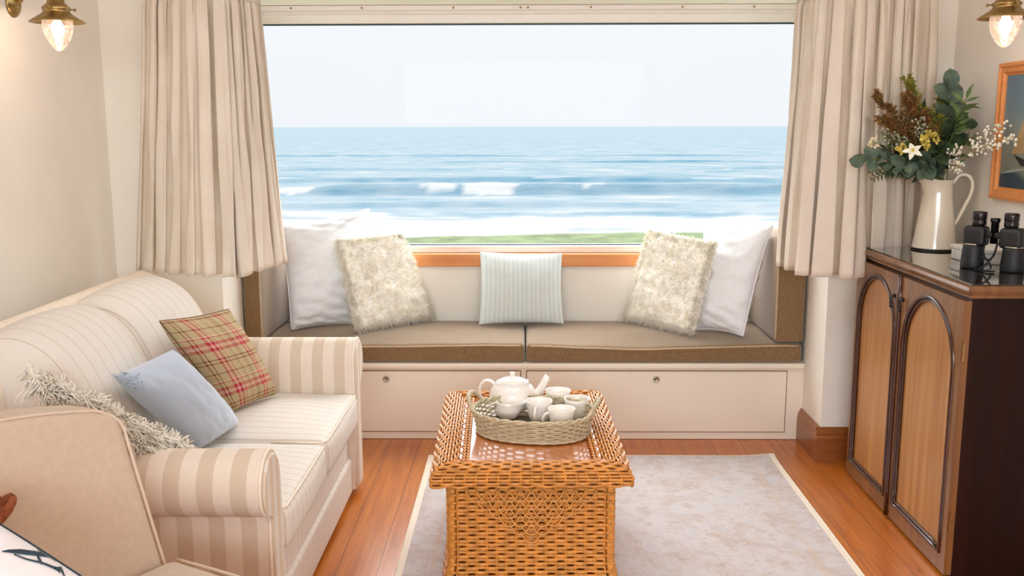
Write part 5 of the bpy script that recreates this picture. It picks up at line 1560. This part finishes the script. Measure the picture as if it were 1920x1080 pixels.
# ------------------------------------------------------------------ wall lamps
def wall_lamp(cx, cy, zr, wall_x, plate_y, plate_z, label):
    t = thing('wall_lamp', (wall_x, plate_y, plate_z), label, 'wall lamp', 'brass wall lamps')
    s_ = 1 if cx > wall_x else -1
    MB().lathe([(0.0, 0.026), (0.012, 0.026), (0.020, 0.018), (0.034, 0.014), (0.038, 0.008), (0.044, 0.006), (0.046, 0.0)], 30, (wall_x, plate_y, plate_z), (s_, 0, 0)).build('wall_plate', MAT['brass'], t)
    hp = [(wall_x + 0.02 * s_, plate_z), (wall_x + 0.07 * s_, plate_z + 0.05), (wall_x + 0.13 * s_, plate_z + 0.14), (cx - 0.03 * s_, zr + 0.205), (cx, zr + 0.185), (cx, zr + 0.10)]
    path = []
    for i in range(29):
        x, z = bez(hp, i / 28); k = i / 28; path.append((x, plate_y + (cy - plate_y) * k, z))
    MB().tube(path, 0.007, 10).build('arm', MAT['brass'], t)
    c_ = Vector((cx, cy, zr))
    sh = MB().lathe([(0.090, 0.0), (0.091, 0.002), (0.072, 0.014), (0.052, 0.027), (0.044, 0.034), (0.042, 0.040), (0.046, 0.043), (0.046, 0.050), (0.040, 0.055), (0.034, 0.062), (0.028, 0.066), (0.027, 0.105), (0.0, 0.106)], 44, c_, cap=False)
    sh.lathe([(0.090, 0.0), (0.070, 0.0115), (0.040, 0.028), (0.0, 0.03)], 44, c_, cap=False)
    so = sh.build('shade', MAT['brass'], t, fix=True)
    for a in (0.6, 2.7, 4.8):
        q = c_ + Vector((0.045 * math.cos(a), 0.045 * math.sin(a), 0.046)); d_ = Vector((math.cos(a), math.sin(a), 0))
        mb = MB().tube([q, q + d_ * 0.012], 0.0025, 6); ball(mb, q + d_ * 0.014, 0.0055); mb.build('thumb_screw', MAT['brass'], so)
    MB().lathe([(0.047, 0.018), (0.050, 0.0), (0.0500, -0.015), (0.046, -0.036), (0.038, -0.056), (0.028, -0.073), (0.017, -0.086), (0.008, -0.093), (0.0, -0.095)], 36, c_, cap=False).build('glass_drop', MAT['lamp_glass'], t)
    MB().lathe([(0.012, 0.022), (0.012, 0.004), (0.020, -0.012), (0.021, -0.026), (0.015, -0.046), (0.006, -0.066), (0.0, -0.070)], 24, c_, cap=False).build('bulb', MAT['bulb'], t)
    ld = bpy.data.lights.new('lamp_glow', 'POINT'); ld.energy = 8.0; ld.color = (1.0, 0.86, 0.74); ld.shadow_soft_size = 0.025
    lo = bpy.data.objects.new('lamp_glow', ld); COL.objects.link(lo); lo.parent = t; lo.location = c_ + Vector((0, 0, -0.03)) - t.location
wall_lamp(-1.6, 3.364, 1.852, XL, 3.46, 1.925, 'brass wall lamp with lit glass drop on the left wall')
wall_lamp(1.62, 3.333, 1.852, XR, 3.40, 1.925, 'brass wall lamp with lit glass drop on the right wall above the painting')

for o in SC.objects:
    if '_o' in o.keys(): del o['_o']
SC.cycles.use_denoising = True
SC.cycles.max_bounces = 10
SC.cycles.diffuse_bounces = 7
SC.cycles.transparent_max_bounces = 16
SC.cycles.sample_clamp_indirect = 6.0
SC.cycles.caustics_reflective = False
SC.cycles.caustics_refractive = False
